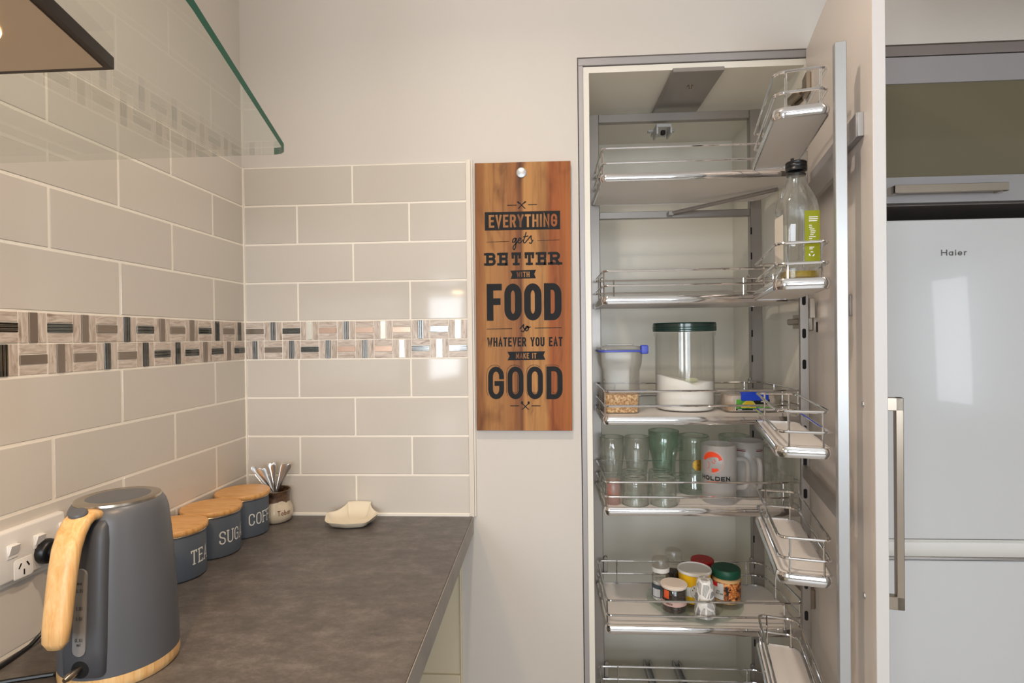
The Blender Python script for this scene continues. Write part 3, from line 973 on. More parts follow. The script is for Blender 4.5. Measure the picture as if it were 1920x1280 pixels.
# ------------------------------------------------------------------ power outlet and plug on the left wall
po = thing('power_outlet', 'white wall power outlet with rocker switches, low on the tiled left wall', 'power outlet')
OY0, OY1, OZ0, OZ1 = -0.7105, -0.5905, 1.0135, 1.0915
def lw(y, z, x): return (x, y, z)
rings = []
for x, g, r in ((0.0072, 0.0, 0.006), (0.014, 0.0, 0.006), (0.0165, 0.0015, 0.0055), (0.0175, 0.004, 0.004)):
    rings.append([(x, y, z) for y, z in rrect(OY0 + g, OZ0 + g, OY1 - g, OZ1 - g, r, 5)])
MB().loft(rings).build('plate', white_pl, po)
sw_m = mat('switch_white', (238, 234, 228), 0.3)
for y, z in ((-0.6415, 1.0605), (-0.5965, 1.0655), (-0.685, 1.0605)):
    s = MB().box((0.0172, y - 0.0085, z - 0.0115), (0.0186, y + 0.0085, z + 0.0095), 0.0006)
    s.loft([[(0.0184, y - 0.007, z - 0.006), (0.0184, y + 0.007, z - 0.006), (0.0184, y + 0.007, z + 0.0085), (0.0184, y - 0.007, z + 0.0085)],
            [(0.0195, y - 0.007, z - 0.006), (0.0195, y + 0.007, z - 0.006), (0.0245, y + 0.007, z + 0.0080), (0.0245, y - 0.007, z + 0.0080)]])
    sw = s.build('switch', sw_m, po)
MB().box((0.0205, -0.601, 1.0738), (0.0247, -0.592, 1.0741)).build('indicator', mat('red_dot', (214, 96, 70), 0.5), po)
for y, z in ((-0.667, 1.0275),):
    f = MB()
    f.loft([[(0.0172, a, b) for a, b in rrect(y - 0.0165, z - 0.0145, y + 0.0165, z + 0.0165, 0.004, 4)], [(0.0182, a, b) for a, b in rrect(y - 0.0155, z - 0.0135, y + 0.0155, z + 0.0155, 0.004, 4)]])
    f.build('socket_face', white_pl, po)
    def slot(dy, dz, a):
        c, s_ = cos(a), sin(a)
        q = [(-.0011, -.0042), (.0011, -.0042), (.0011, .0042), (-.0011, .0042)]
        return [(y + dy + p * c - r * s_, z + dz + p * s_ + r * c) for p, r in q]
    for dy, dz, a in ((-0.0065, 0.005, radians(-30)), (0.0065, 0.005, radians(30)), (0, -0.0055, 0)):
        MB().prism(slot(dy, dz, a), 0.0180, 0.0184, 0, lw).build('pin_slot', slot_black, po)
rebase(po, (0.0, -0.645, 1.045))
pl = thing('kettle_plug', 'round black plug pushed into the white wall outlet behind the kettle', 'plug')
def px_(r, a, h, c=(-0.6310, 1.0395)): return (0.0176 + h, c[0] + r * cos(a), c[1] + r * sin(a))
MB().lathe([(0.0, 0), (0.019, 0), (0.0195, 0.004), (0.018, 0.012), (0.015, 0.0145), (0.0115, 0.015), (0.0115, 0.028), (0.0095, 0.036), (0.0, 0.038)], 28, fn=px_).build('plug_body', black, pl)
MB().tube([(0.036, -0.631, 1.028), (0.040, -0.632, 1.0), (0.032, -0.635, 0.95), (0.020, -0.64, 0.915), (0.018, -0.66, 0.9045), (0.022, -0.70, 0.9035), (0.03, -0.80, 0.9035), (0.05, -0.95, 0.9035)], 0.0033, 8).build('cord', black, pl)
rebase(pl, (0.0176, -0.631, 1.0395))

# ------------------------------------------------------------------ kettle
KX, KY = 0.189, -0.691
kt = thing('kettle', 'tall matt grey electric kettle with a pale wooden handle, standing in front of the canisters', 'kettle', (KX, KY, 0.9))
kgrey = mat('kettle_grey', (88, 90, 95), 0.36, spec=0.5)
kdark = mat('kettle_spine', (72, 74, 79), 0.42)
MB().lathe([(0.0, 0.0005), (0.0715, 0.0005), (0.0735, 0.003), (0.0742, 0.010), (0.0738, 0.0185), (0.0, 0.0185)], 56).build('base_ring', kettle_wood, kt)
MB().lathe([(0.0, 0.0187), (0.0738, 0.0187), (0.0735, 0.030), (0.0728, 0.06), (0.0712, 0.10), (0.0690, 0.14), (0.0662, 0.18), (0.0640, 0.205), (0.0622, 0.222), (0.0590, 0.2335), (0.0555, 0.2395), (0.0530, 0.2415), (0.0, 0.2415)], 64).build('body', kgrey, kt)
MB().lathe([(0.040, 0.2415), (0.0535, 0.2415), (0.0528, 0.2445), (0.046, 0.2462), (0.0395, 0.2450)], 56).build('lid_ring', steel, kt)
MB().lathe([(0.0, 0.2465), (0.035, 0.2462), (0.0405, 0.2450), (0.0405, 0.2415), (0.0, 0.2415)], 48).build('lid', kgrey, kt)
PH = radians(-86.5)
er, et = (cos(PH), sin(PH)), (-sin(PH), cos(PH))
def K(r, t, z): return (r * er[0] + t * et[0], r * er[1] + t * et[1], z)
# raised spine that carries the water gauge
sp = []
for z, r, w in ((0.0195, 0.070, 0.024), (0.028, 0.0775, 0.0275), (0.06, 0.0775, 0.0285), (0.12, 0.0748, 0.0285), (0.17, 0.0715, 0.0280), (0.20, 0.0690, 0.0275), (0.219, 0.0660, 0.026), (0.227, 0.0600, 0.023)):
    ring = []
    for i in range(13):
        a = -pi / 2 + pi * i / 12
        ring.append(K(r - 0.012 + 0.013 * abs(cos(a)) ** 0.45, w * (abs(sin(a)) ** 0.7) * (1 if a > 0 else -1), z))
    ring += [K(r - 0.03, w, z), K(r - 0.03, -w, z)]
    sp.append(ring)
MB().loft(sp).build('spine', kdark, kt, angle=60)
gz0, gz1 = 0.055, 0.168
gp = rrect(-0.0085, gz0, 0.0085, gz1, 0.0083, 6)
def gauge_r(z): return 0.0775 - max(0, z - 0.06) * 0.0615 / 1.35
gw = MB()
gw.prism(gp, -0.002, 0.0022, 0, lambda t, z, o: K(gauge_r(z) + 0.0008 + o, t, z))
ga = gw.build('water_gauge', mat('gauge_plastic', (128, 126, 124), 0.25), kt)
tm = MB()
gm = mat('gauge_print', (60, 60, 62), 0.6)
def gf(u, v, d=0.0): return K(gauge_r(v) + 0.0034 + d, u, v)
for z, s in ((0.148, 'ma'), (0.138, '1.7l'), (0.115, '1.5l'), (0.102, '1.0l'), (0.074, '0.5l'), (0.0685, 'mi')):
    text(tm, s, 0.0, z, 0.0046, 0.0008, gf, aspect=.62, gap=.3, align='center')
tm.build('gauge_marks', gm, ga)
# wooden handle: leaves the lid edge, sweeps out and hangs down
path = [(0.046, 0.2270), (0.056, 0.2345), (0.068, 0.2368), (0.0795, 0.2315), (0.0890, 0.2195), (0.0970, 0.2030), (0.1028, 0.1800), (0.1075, 0.155), (0.1117, 0.130), (0.1150, 0.110), (0.1172, 0.094), (0.1180, 0.086)]
wd = [0.016, 0.0172, 0.0176, 0.0176, 0.0174, 0.0171, 0.0168, 0.0165, 0.0163, 0.0160, 0.0148, 0.0088]
dpth = [0.006, 0.0075, 0.0085, 0.0092, 0.0098, 0.0100, 0.0100, 0.0100, 0.0100, 0.0098, 0.0088, 0.0048]
rings = []
for i, (r, z) in enumerate(path):
    a = path[max(i - 1, 0)]
    b = path[min(i + 1, len(path) - 1)]
    tx, tz = b[0] - a[0], b[1] - a[1]
    l = hypot(tx, tz)
    nx, nz = -tz / l, tx / l
    rings.append([K(r + nx * dpth[i] * math.copysign(abs(sin(q)) ** 0.75, sin(q)), wd[i] * math.copysign(abs(cos(q)) ** 0.75, cos(q)), z + nz * dpth[i] * math.copysign(abs(sin(q)) ** 0.75, sin(q))) for q in [2 * pi * j / 24 for j in range(24)]])
ho = MB().loft(rings).build('handle', kettle_wood, kt, angle=70)
# dark inner lining of the handle
lin_ = [(0.058, 0.222), (0.067, 0.2250), (0.0765, 0.2200), (0.083, 0.2085), (0.087, 0.193), (0.0895, 0.172)]
MB().tube([K(r - 0.001, 0, z) for r, z in lin_], [0.008, 0.009, 0.009, 0.0085, 0.007, 0.004], 12).build('handle_lining', kdark, kt)
bt = MB()
bt.lathe([(0.0, 0.0022), (0.0085, 0.0018), (0.0100, 0.0), (0.0100, -0.005), (0.0, -0.005)], 24, fn=lambda r, a, z: K(0.0775 + r * cos(a) * .92 + z * .45, r * sin(a) * 1.15, 0.2435 - r * cos(a) * .38 + z))
bt.build('lid_button', kgrey, ho)
sw = MB().lathe([(0.0, 0.0), (0.0115, 0.0), (0.0115, 0.002), (0.0, 0.002)], 24, fn=lambda r, a, o: K(0.0782 + o * .2, r * cos(a), 0.0365 + r * sin(a)))
sw.build('switch_well', slot_black, kt)
MB().tube([K(0.072, 0.0, 0.0385), K(0.084, -0.001, 0.0375), K(0.094, -0.003, 0.036), K(0.100, -0.004, 0.035)], [0.0035, 0.0042, 0.0048, 0.003], 12).build('switch_lever', nickel, kt)
MB().tube([K(0.06, -0.02, 0.0045), (-0.0685, -0.0365, 0.0045), (-0.115, -0.053, 0.0045), (-0.16, -0.075, 0.0045), (-0.170, -0.13, 0.0045), (-0.15, -0.22, 0.0045)], 0.0033, 8).build('cord', black, kt)

# ------------------------------------------------------------------ canisters
cgrey = mat('canister_grey', (78, 86, 97), 0.5)
ink_w = mat('white_print', (226, 226, 218), 0.6)
def canister(word, x, y, lab, r=0.0585, h=0.0885):
    t = thing('canister', lab, 'canister', (x, y, 0.9))
    MB().lathe([(0.0, 0.0004), (r - 0.003, 0.0004), (r, 0.003), (r, h - 0.0025), (r - 0.002, h), (0.0, h)], 56).build('body', cgrey, t)
    MB().lathe([(r - 0.004, h), (r + 0.0012, h), (r + 0.0018, h + 0.0014), (r + 0.0012, h + 0.0028), (r - 0.004, h + 0.0028)], 56).build('rim', steel, t)
    MB().lathe([(0.0, h + 0.0029), (r + 0.0025, h + 0.0029), (r + 0.0037, h + 0.0045), (r + 0.0037, h + 0.0115), (r + 0.0022, h + 0.0134), (0.0, h + 0.0134)], 56).build('lid', bamboo, t)
    mb = MB()
    text(mb, word, 0.0, 0.029, 0.0285, 0.0026, wrap(r + 0.0003, radians(-3), 0.0), aspect=.50, gap=.26, serif=True, align='center')
    mb.build('lettering', ink_w, t)
    return t
canister('COFFEE', 0.069, -0.142, 'grey metal coffee canister with a round wooden lid, nearest the corner')
canister('SUGAR', 0.066, -0.266, 'grey metal sugar canister with a round wooden lid, between the tea and coffee')
canister('TEA', 0.062, -0.389, 'grey metal tea canister with a round wooden lid, half hidden by the kettle')

# ------------------------------------------------------------------ stoneware jar and spoons
JX, JY = 0.1075, -0.0545
jr = thing('stoneware_jar', 'cream stoneware jar with a brown glazed neck, full of spoons in the corner', 'jar', (JX, JY, 0.9))
jm = mat('stoneware', (216, 202, 178), 0.4, coat=0.3)
mp = coords(jm, (1, 1, 1))
sx = N(jm, 'ShaderNodeSeparateXYZ')
L(jm, mp, 'Vector', sx, 'Vector')
nz = N(jm, 'ShaderNodeTexNoise', Scale=70, Detail=4)
L(jm, mp, 'Vector', nz, 'Vector')
ad = N(jm, 'ShaderNodeMath', operation='MULTIPLY_ADD')
L(jm, nz, 'Fac', ad, 0)
ad.inputs[1].default_value = 0.030
L(jm, sx, 'Z', ad, 2)
mr = N(jm, 'ShaderNodeMapRange')
mr.inputs['From Min'].default_value = 0.0665
mr.inputs['From Max'].default_value = 0.0685
L(jm, ad, 'Value', mr, 'Value')
br = ramp(jm, [(0.3, (42, 26, 14)), (0.55, (104, 78, 58)), (0.7, (70, 50, 36))])
L(jm, nz, 'Fac', br, 'Fac')
cr = ramp(jm, [(0.3, (222, 206, 180)), (0.6, (206, 192, 168))])
n2 = N(jm, 'ShaderNodeTexNoise', Scale=30, Detail=3)
L(jm, mp, 'Vector', n2, 'Vector')
L(jm, n2, 'Fac', cr, 'Fac')
mx = N(jm, 'ShaderNodeMix', data_type='RGBA')
L(jm, mr, 'Result', mx, 'Factor')
m_link = jm.node_tree.links
m_link.new(cr.outputs['Color'], mx.inputs['A'] if False else mx.inputs[6])
m_link.new(br.outputs['Color'], mx.inputs[7])
m_link.new(mx.outputs[2], P(jm).inputs['Base Color'])
MB().lathe([(0.0, 0.0005), (0.032, 0.0005), (0.0385, 0.005), (0.0425, 0.016), (0.0430, 0.026), (0.0405, 0.037), (0.0365, 0.046), (0.0345, 0.054), (0.0345, 0.064), (0.0355, 0.073), (0.0375, 0.0805),
            (0.0365, 0.0820), (0.0345, 0.0815), (0.0325, 0.073), (0.0315, 0.06), (0.034, 0.045), (0.038, 0.03), (0.036, 0.012), (0.0, 0.008)], 48).build('pot', jm, jr)
mb = MB()
text(mb, 'Tobar', 0.0, 0.0, 0.0125, 0.0015, lambda u, v, d=0.0: (lambda r: (r * cos(radians(-58) + u / 0.043), r * sin(radians(-58) + u / 0.043), 0.0225 + v))(d + (0.0434 if v < 0.006 else 0.0434 - (v - 0.006) * 0.16)), aspect=.60, gap=.2)
mb.build('lettering', mat('brown_slip', (110, 44, 28), 0.6), jr)
spoon_steel = mat('spoon_steel', (232, 230, 228), 0.28, 1.0)
def spoon_mesh():
    mb = MB()
    ps = [(0.0, 0.0022, 0.0013), (0.04, 0.0022, 0.0013), (0.075, 0.0028, 0.0011), (0.10, 0.0042, 0.0010), (0.118, 0.0058, 0.0009), (0.128, 0.0063, 0.0009), (0.1335, 0.0052, 0.0008), (0.1365, 0.0025, 0.0006)]
    rings = []
    for z, w, d in ps:
        bow = 0.004 * sin(z / 0.137 * pi)
        rings.append([(w * cos(a), d * sin(a) + bow, z * 0.78) for a in [2 * pi * j / 12 for j in range(12)]])
    mb.loft(rings)
    bowl = []
    for i in range(7):
        q = -1 + 2 * i / 6
        w = 0.0105 * sqrt(max(0.02, 1 - q * q))
        bowl.append([(w * cos(a), 0.0012 * sin(a) - 0.006 * (1 - q * q) * (1 - (cos(a)) ** 2 * 0.6), -0.014 + q * 0.0148) for a in [2 * pi * j / 12 for j in range(12)]])
    mb.loft(bowl)
    return mb.mesh('spoon', spoon_steel, 60)
sm = spoon_mesh()
# tips of the handles: across (x), towards the viewer (y), height above the bench, turn
tips = [(-0.054, -0.012, 0.143, 20), (-0.060, 0.016, 0.122, 60), (-0.036, -0.016, 0.139, -10), (-0.028, -0.004, 0.137, 15), (-0.021, 0.014, 0.145, -20), (-0.012, 0.020, 0.147, 12), (0.001, -0.012, 0.1485, 4), (0.026, 0.000, 0.1485, -14), (0.039, 0.004, 0.146, 18), (0.014, 0.022, 0.143, 40)]
sl = ['teaspoon leaning furthest left in the stoneware jar', 'teaspoon behind the leftmost one, its handle low against the tiles', 'teaspoon second from the left at the front of the jar', 'teaspoon third from the left at the front of the jar',
      'teaspoon standing behind the third one in the jar', 'teaspoon near the middle back of the jar', 'upright teaspoon in the middle front of the jar', 'teaspoon leaning slightly right, right of the middle one',
      'teaspoon leaning furthest right in the stoneware jar', 'teaspoon hidden behind the two right leaning ones']
for (tx, ty, tz, rot), lab in zip(tips, sl):
    base = Vector((-tx * 0.16, -ty * 0.2, 0.050))
    tip = Vector((tx, ty, tz))
    d = (tip - base).normalized()
    o = bpy.data.objects.new('teaspoon', sm)
    C.objects.link(o)
    xa = Vector((cos(radians(rot * .6 + 25)), sin(radians(rot * .6 + 25)), 0))
    xa = (xa - d * xa.dot(d)).normalized()
    ya = d.cross(xa)
    o.rotation_euler = Matrix((xa, ya, d)).transposed().to_euler()
    o.location = Vector((JX, JY, 0.9)) + tip - d * 0.1065
    tag(o, lab, 'spoon', 'teaspoons in the stoneware jar')

# ------------------------------------------------------------------ spoon rest
sr = thing('spoon_rest', 'shallow cream ceramic spoon rest on the worktop against the tiles', 'dish', (0.316, -0.068, 0.9))
srm = mat('cream_ceramic', (236, 224, 200), 0.22, coat=0.5)
def rest_ring(k, z, back):
    pts = []
    base = [(-0.030, 0.052), (-0.032, 0.047), (-0.036, 0.038), (-0.047, 0.026), (-0.062, 0.014), (-0.068, 0.000), (-0.064, -0.015), (-0.060, -0.030), (-0.055, -0.043), (-0.045, -0.052), (-0.023, -0.056)]
    full = base + [(0.0, -0.059)] + [(-x, y) for x, y in reversed(base)] + [(0.0, 0.054)]
    sm = []
    for i in range(len(full)):
        p0, p1_, p2, p3 = (full[(i + q) % len(full)] for q in (-1, 0, 1, 2))
        for t in (0.0, 0.25, 0.5, 0.75):
            sm.append(tuple(0.5 * (2 * p1_[j] + (p2[j] - p0[j]) * t + (2 * p0[j] - 5 * p1_[j] + 4 * p2[j] - p3[j]) * t * t + (3 * p1_[j] - p0[j] - 3 * p2[j] + p3[j]) * t ** 3) for j in (0, 1)))
    for x, y in sm:
        t = max(0.0, (y - 0.02) / 0.034)
        f = max(0.0, (-y - 0.030) / 0.03)
        zz = z + (back * t if z > 0.008 else 0) - (0.006 * f if z > 0.008 else 0)
        side = max(0.0, 1 - abs(y) / 0.03)
        zz += 0.004 * side if z > 0.015 else 0
        pts.append((x * k, (y + 0.0) * k + (0.004 * t if z > 0.008 else 0), zz))
    return pts
MB().loft([rest_ring(0.55, 0.0005, 0), rest_ring(0.68, 0.0010, 0), rest_ring(0.84, 0.009, 0.007), rest_ring(0.97, 0.0195, 0.0165), rest_ring(1.0, 0.0215, 0.018), rest_ring(0.965, 0.0220, 0.018), rest_ring(0.91, 0.0185, 0.016), rest_ring(0.78, 0.0075, 0.004), rest_ring(0.60, 0.0035, 0), rest_ring(0.2, 0.0032, 0)]).build('dish', srm, sr, angle=80)

# ------------------------------------------------------------------ wooden sign
SX, SZ = 0.7562, 1.4735
sg = thing('wooden_sign', 'hanging acacia wood board printed with EVERYTHING GETS BETTER WITH FOOD in black', 'sign', (SX, 0.0, SZ))
SW, SH, ST0, ST1 = 0.2478, 0.6945, -0.0185, -0.0025
sm_ = mat('acacia_board', (180, 110, 55), 0.5, spec=0.3)
bo = MB().box((-SW / 2, ST0, -SH / 2), (SW / 2, ST1, SH / 2), 0.0008).build('board', sm_, sg)
mp = coords(sm_, (1, 1, 1), obj=bo)
sx = N(sm_, 'ShaderNodeSeparateXYZ')
L(sm_, mp, 'Vector', sx, 'Vector')
mr = N(sm_, 'ShaderNodeMapRange')
mr.inputs['From Min'].default_value = -SW / 2
mr.inputs['From Max'].default_value = SW / 2
L(sm_, sx, 'X', mr, 'Value')
base = ramp(sm_, [(0.0, (136, 88, 48)), (0.07, (156, 102, 54)), (0.11, (178, 126, 72)), (0.28, (166, 115, 67)), (0.42, (156, 101, 56)), (0.478, (116, 72, 44)), (0.488, (140, 88, 48)), (0.52, (188, 136, 80)), (0.73, (180, 128, 74)), (0.78, (162, 92, 42)), (0.80, (154, 84, 38)), (1.0, (170, 102, 50))])
L(sm_, mr, 'Result', base, 'Fac')
mp2 = coords(sm_, (34, 30, 1.6), obj=bo)
n1 = N(sm_, 'ShaderNodeTexNoise', Scale=2.2, Detail=7, Roughness=0.62, Distortion=0.7)
L(sm_, mp2, 'Vector', n1, 'Vector')
g1 = ramp(sm_, [(0.30, (150, 132, 108)), (0.52, (238, 234, 224)), (0.75, (255, 252, 240))])
L(sm_, n1, 'Fac', g1, 'Fac')
ml = N(sm_, 'ShaderNodeMix', data_type='RGBA', blend_type='MULTIPLY')
ml.inputs[0].default_value = 0.62
sm_.node_tree.links.new(base.outputs[0], ml.inputs[6])
sm_.node_tree.links.new(g1.outputs[0], ml.inputs[7])
mp3 = coords(sm_, (6, 6, 2.2), obj=bo)
n3 = N(sm_, 'ShaderNodeTexNoise', Scale=1.7, Detail=3, Distortion=1.6)
L(sm_, mp3, 'Vector', n3, 'Vector')
g3 = ramp(sm_, [(0.28, (140, 112, 88)), (0.45, (255, 255, 255))])
L(sm_, n3, 'Fac', g3, 'Fac')
ml2 = N(sm_, 'ShaderNodeMix', data_type='RGBA', blend_type='MULTIPLY')
ml2.inputs[0].default_value = 0.7
sm_.node_tree.links.new(ml.outputs[2], ml2.inputs[6])
sm_.node_tree.links.new(g3.outputs[0], ml2.inputs[7])
sm_.node_tree.links.new(ml2.outputs[2], P(sm_).inputs['Base Color'])
ink = mat('black_print', (22, 21, 21), 0.55, spec=0.25)
def bfn(o): return lambda u, v, d=0.0: (u, ST0 - o - d, v)
PXM = SW / 180.0
def bu_(px): return (px - 981.0) * PXM
def bv_(py): return (555.5 - py) * PXM
B0, B1 = bfn(0.0003), bfn(0.0007)
def bar(mb, x0, y0, x1, y1, fn=B0):
    mb.add([fn(bu_(x0), bv_(y0)), fn(bu_(x1), bv_(y0)), fn(bu_(x1), bv_(y1)), fn(bu_(x0), bv_(y1))], [(0, 1, 2, 3)])
def poly(mb, pts, fn=B0):
    mb.add([fn(bu_(x), bv_(y)) for x, y in pts], [tuple(range(len(pts)))])
def line(mb, pts, w, fn=B0, closed=False):
    ribbon(mb, [(bu_(x), bv_(y)) for x, y in pts], w * PXM, closed, fn)
def word(mb, s, x0, x1, ytop, ybot, sw, fn=B0, serif=False, gap=.26):
    text(mb, s, bu_(x0), bv_(ybot), (ybot - ytop) * PXM, sw * PXM, fn, gap=gap, fit=(x1 - x0) * PXM, serif=serif)
DY = -0.5
p1 = MB(); bar(p1, 909.5, 396, 1051, 430.5); p1.build('print_bar', ink, sg)
p1 = MB(); word(p1, 'EVERYTHING', 917, 1045.5, 401.5, 425.5, 3.9, B1, gap=.22); p1.build('print_word', sm_, sg, label='wood-coloured lettering left open in the black bar')
p1 = MB()
line(p1, [(952, 384), (970, 384)], 1.6); line(p1, [(991, 383.5), (1008, 383.5)], 1.6)
line(p1, [(972.5, 377), (986, 391)], 1.7); line(p1, [(986, 377), (972.5, 391)], 1.7)
line(p1, [(971, 377.5), (975, 381)], 2.6); line(p1, [(987.5, 377.5), (983, 381)], 2.2)
p1.build('crossed_cutlery', ink, sg)
def script(mb, strokes, w):
    for s in strokes:
        out = []
        for i in range(len(s) - 1):      # Catmull-Rom through the pen path
            p0, p1_, p2, p3 = s[max(i - 1, 0)], s[i], s[i + 1], s[min(i + 2, len(s) - 1)]
            for k in range(5):
                t = k / 5
                out.append(tuple(0.5 * (2 * p1_[j] + (p2[j] - p0[j]) * t + (2 * p0[j] - 5 * p1_[j] + 4 * p2[j] - p3[j]) * t * t + (3 * p1_[j] - p0[j] - 3 * p2[j] + p3[j]) * t ** 3) for j in (0, 1)))
        out.append(s[-1])
        line(mb, out, w)
p1 = MB()
script(p1, [[(968.5, 446.5), (965, 446), (962, 450), (962, 453.5), (965, 453), (968.5, 446.5), (968, 454), (967, 463), (964.5, 467.5), (962.5, 464.5), (964, 459.5), (969, 455), (973, 450)],
            [(971.5, 451), (976, 449), (977.5, 446.5), (974.5, 446), (972, 450.5), (973, 454.5), (977, 454), (981, 449)],
            [(987.5, 434.5), (985, 443), (982.5, 450.5), (983, 454.8), (986, 454), (989, 450)],
            [(981.5, 443.6), (991.5, 442.2)],
            [(989, 450.5), (993, 445.5), (996.5, 442), (996.5, 447), (998.5, 452), (996.5, 455.8), (992.5, 454.5)], [(997.5, 453), (1000.5, 450)]], 2.1)
p1.build('print_script', ink, sg)
for pts, w in (([(912, 452.3), (955, 451.6)], 0.8), ([(1008, 451.2), (1050, 450.4)], 0.8), ([(911.5, 616), (960, 615.5)], 1.2), ([(1002, 615), (1052.5, 614.6)], 1.2), ([(955, 761), (972, 761)], 1.6), ([(995, 761), (1012, 761)], 1.6)):
    p1 = MB()
    line(p1, pts, w)
    p1.build('print_rule', ink, sg)
p1 = MB(); word(p1, 'BETTER', 911.5, 1050.5, 472.5, 497, 5.3, B0, True, gap=.34); p1.build('print_word', ink, sg)
p1 = MB(); poly(p1, [(957, 506.5), (1005.5, 505.5), (1002, 513.5), (1005, 521.5), (957.5, 522.3), (960.5, 514)]); p1.build('print_ribbon', ink, sg)
p1 = MB(); word(p1, 'WITH', 969, 993, 509, 519.3, 1.7, B1); p1.build('print_word', sm_, sg, label='wood-coloured lettering left open in the black ribbon')
p1 = MB(); word(p1, 'FOOD', 912, 1052.5, 531, 600.5, 12.6, B0, gap=.14); p1.build('print_word', ink, sg)
p1 = MB()
script(p1, [[(974, 616.5), (978, 612), (981.5, 608.5), (981, 613), (983, 617.5), (980.5, 621.5), (976, 619.5)],
            [(982, 618), (986, 615.5), (989.5, 612), (986.5, 611.8), (984.5, 616.5), (986.2, 620), (989.6, 618), (990.5, 613), (988, 611.6), (990, 614), (994.5, 612.5)]], 2.1)
p1.build('print_script', ink, sg)
p1 = MB(); word(p1, 'WHATEVER YOU EAT', 912.5, 1054, 632, 649.3, 2.9, B0, gap=.2); p1.build('print_word', ink, sg)
p1 = MB(); poly(p1, [(950, 659), (1021.5, 658.5), (1018, 666), (1021.5, 674.5), (950.5, 675.3), (954.5, 667)]); p1.build('print_ribbon', ink, sg)
p1 = MB(); word(p1, 'MAKE IT', 966.5, 1005, 661.8, 672, 1.7, B1); p1.build('print_word', sm_, sg, label='wood-coloured lettering left open in the lower black ribbon')
p1 = MB(); word(p1, 'GOOD', 913.5, 1053.5, 687, 748.5, 9.2, B0, gap=.22); p1.build('print_word', ink, sg)
p1 = MB()
for k, ch in enumerate('GOOD'):
    x0 = 910.8 + k * 37.2
    pts = ([(x0 + 3, 742)] if ch != 'D' else [(x0 + .5, 748)]) + [(x0, 735), (x0, 700), (x0 + 2.5, 691), (x0 + 8, 685.5), (x0 + 15, 684)] + [(x0 + 21, 684.8), (x0 + 26, 688)]
    if ch == 'D':
        pts = [(x0, 748), (x0, 684.4), (x0 + 18, 684.4), (x0 + 25, 687)]
    line(p1, pts, 0.7)
    if ch != 'G':
        line(p1, [(x0 + 13, 735), (x0 + 17, 737.5), (x0 + 21, 735), (x0 + 21, 700)], 0.7)
p1.build('print_outline', ink, sg)
p1 = MB()
line(p1, [(977, 756), (989.5, 768)], 1.7); line(p1, [(990, 756), (977.5, 768)], 1.7)
for cx in (977.3, 989.7):
    poly(p1, [(cx + 2.6 * cos(a) * .8, 755.2 + 2.9 * sin(a)) for a in [2 * pi * i / 12 for i in range(12)]], B1)
p1.build('crossed_spoons', ink, sg)
MB().lathe([(0.0, 0.0034), (0.0105, 0.0034), (0.0130, 0.0024), (0.0132, 0.0), (0.0, 0.0)], 32, fn=lambda r, a, h: (-0.0025 + r * cos(a), ST0 - h, 0.3195 + r * sin(a))).build('hanging_stud', alu, sg)
MB().box((-0.03, ST1, -0.30), (0.03, 0.0, -0.28)).box((-0.03, ST1, 0.28), (0.03, 0.0, 0.32)).build('spacer', black, sg)
sg.rotation_euler = (0, radians(0.25), 0)

# ------------------------------------------------------------------ things on the pantry trays
FZ = [z + 0.0164 for z in TR_Z]
def tumbler(name, label, cat, x, y, z, prof, m, group=None, wall=0.0022, base=0.010, n=36, extra=None):
    """prof: outer (r, z) from the foot up to the rim; a real wall thickness and a thick foot"""
    t = thing(name, label, cat, (x, y, z), 0, group)
    pr = [(0.0, 0.0003)] + list(prof)
    top = prof[-1]
    inner = [(max(r - wall, 0.001), h) for r, h in reversed(prof) if h > base + 0.001]
    pr += [(top[0] - wall * 0.5, top[1] + wall * 0.4)] + inner
    rb = inner[-1][0]
    pr += [(rb * 0.92, base), (0.0, base * 0.9)]
    MB().lathe(pr, n, fn=extra).build('bowl', m, t, angle=60)
    if m is not frost and m is not frost_pink:
        q = top[0] - wall * 0.5
        MB().tube([(q * cos(2 * pi * i / 40), q * sin(2 * pi * i / 40), top[1]) for i in range(40)], wall * 0.42, 6, True).build('rim', rim_glass, t)
    return t
rim_glass = mat('rim_glass', (226, 236, 230), 0.02, 0, 1.0, 1.45)
# ---- tray of dry goods
z3 = FZ[2]
cc = thing('cereal_container', 'clear plastic cereal container with a blue rimmed lid, part filled with flakes', 'container', (1.0135, 0.090, z3))
def rr_ring(w, d, r, z, dx=0.0, dy=0.0):
    return [(x + dx, y + dy, z) for x, y in rrect(-w / 2, -d / 2, w / 2, d / 2, r, 5)]
def shell(mb, secs, wall):
    outer = [rr_ring(*s) for s in secs]
    inner = [rr_ring(s[0] - 2 * wall, s[1] - 2 * wall, max(s[2] - wall, .002), max(s[3], wall), *s[4:]) for s in reversed(secs)]
    return mb.loft(outer + inner)
secs = [(0.092, 0.112, 0.014, 0.0004), (0.094, 0.114, 0.015, 0.004), (0.096, 0.118, 0.016, 0.09), (0.097, 0.12, 0.016, 0.112), (0.108, 0.126, 0.016, 0.132), (0.111, 0.128, 0.016, 0.150), (0.112, 0.129, 0.016, 0.163)]
shell(MB(), secs, 0.0016).build('body', plastic_cloudy, cc, angle=60)
fl = mat('cereal_flakes', (206, 160, 98), 0.8)
noise_col(fl, [(0.36, (160, 100, 46)), (0.5, (220, 172, 106)), (0.62, (246, 222, 176))], 190, 3, (1, 1, 1), 0.9)
MB().loft([rr_ring(0.087, 0.107, 0.012, 0.002), rr_ring(0.091, 0.112, 0.013, 0.045), rr_ring(0.091, 0.112, 0.013, 0.050, 0.001, 0), rr_ring(0.05, 0.06, 0.013, 0.0545)]).build('cereal', fl, cc)
blue = mat('blue_plastic', (66, 82, 190), 0.35)
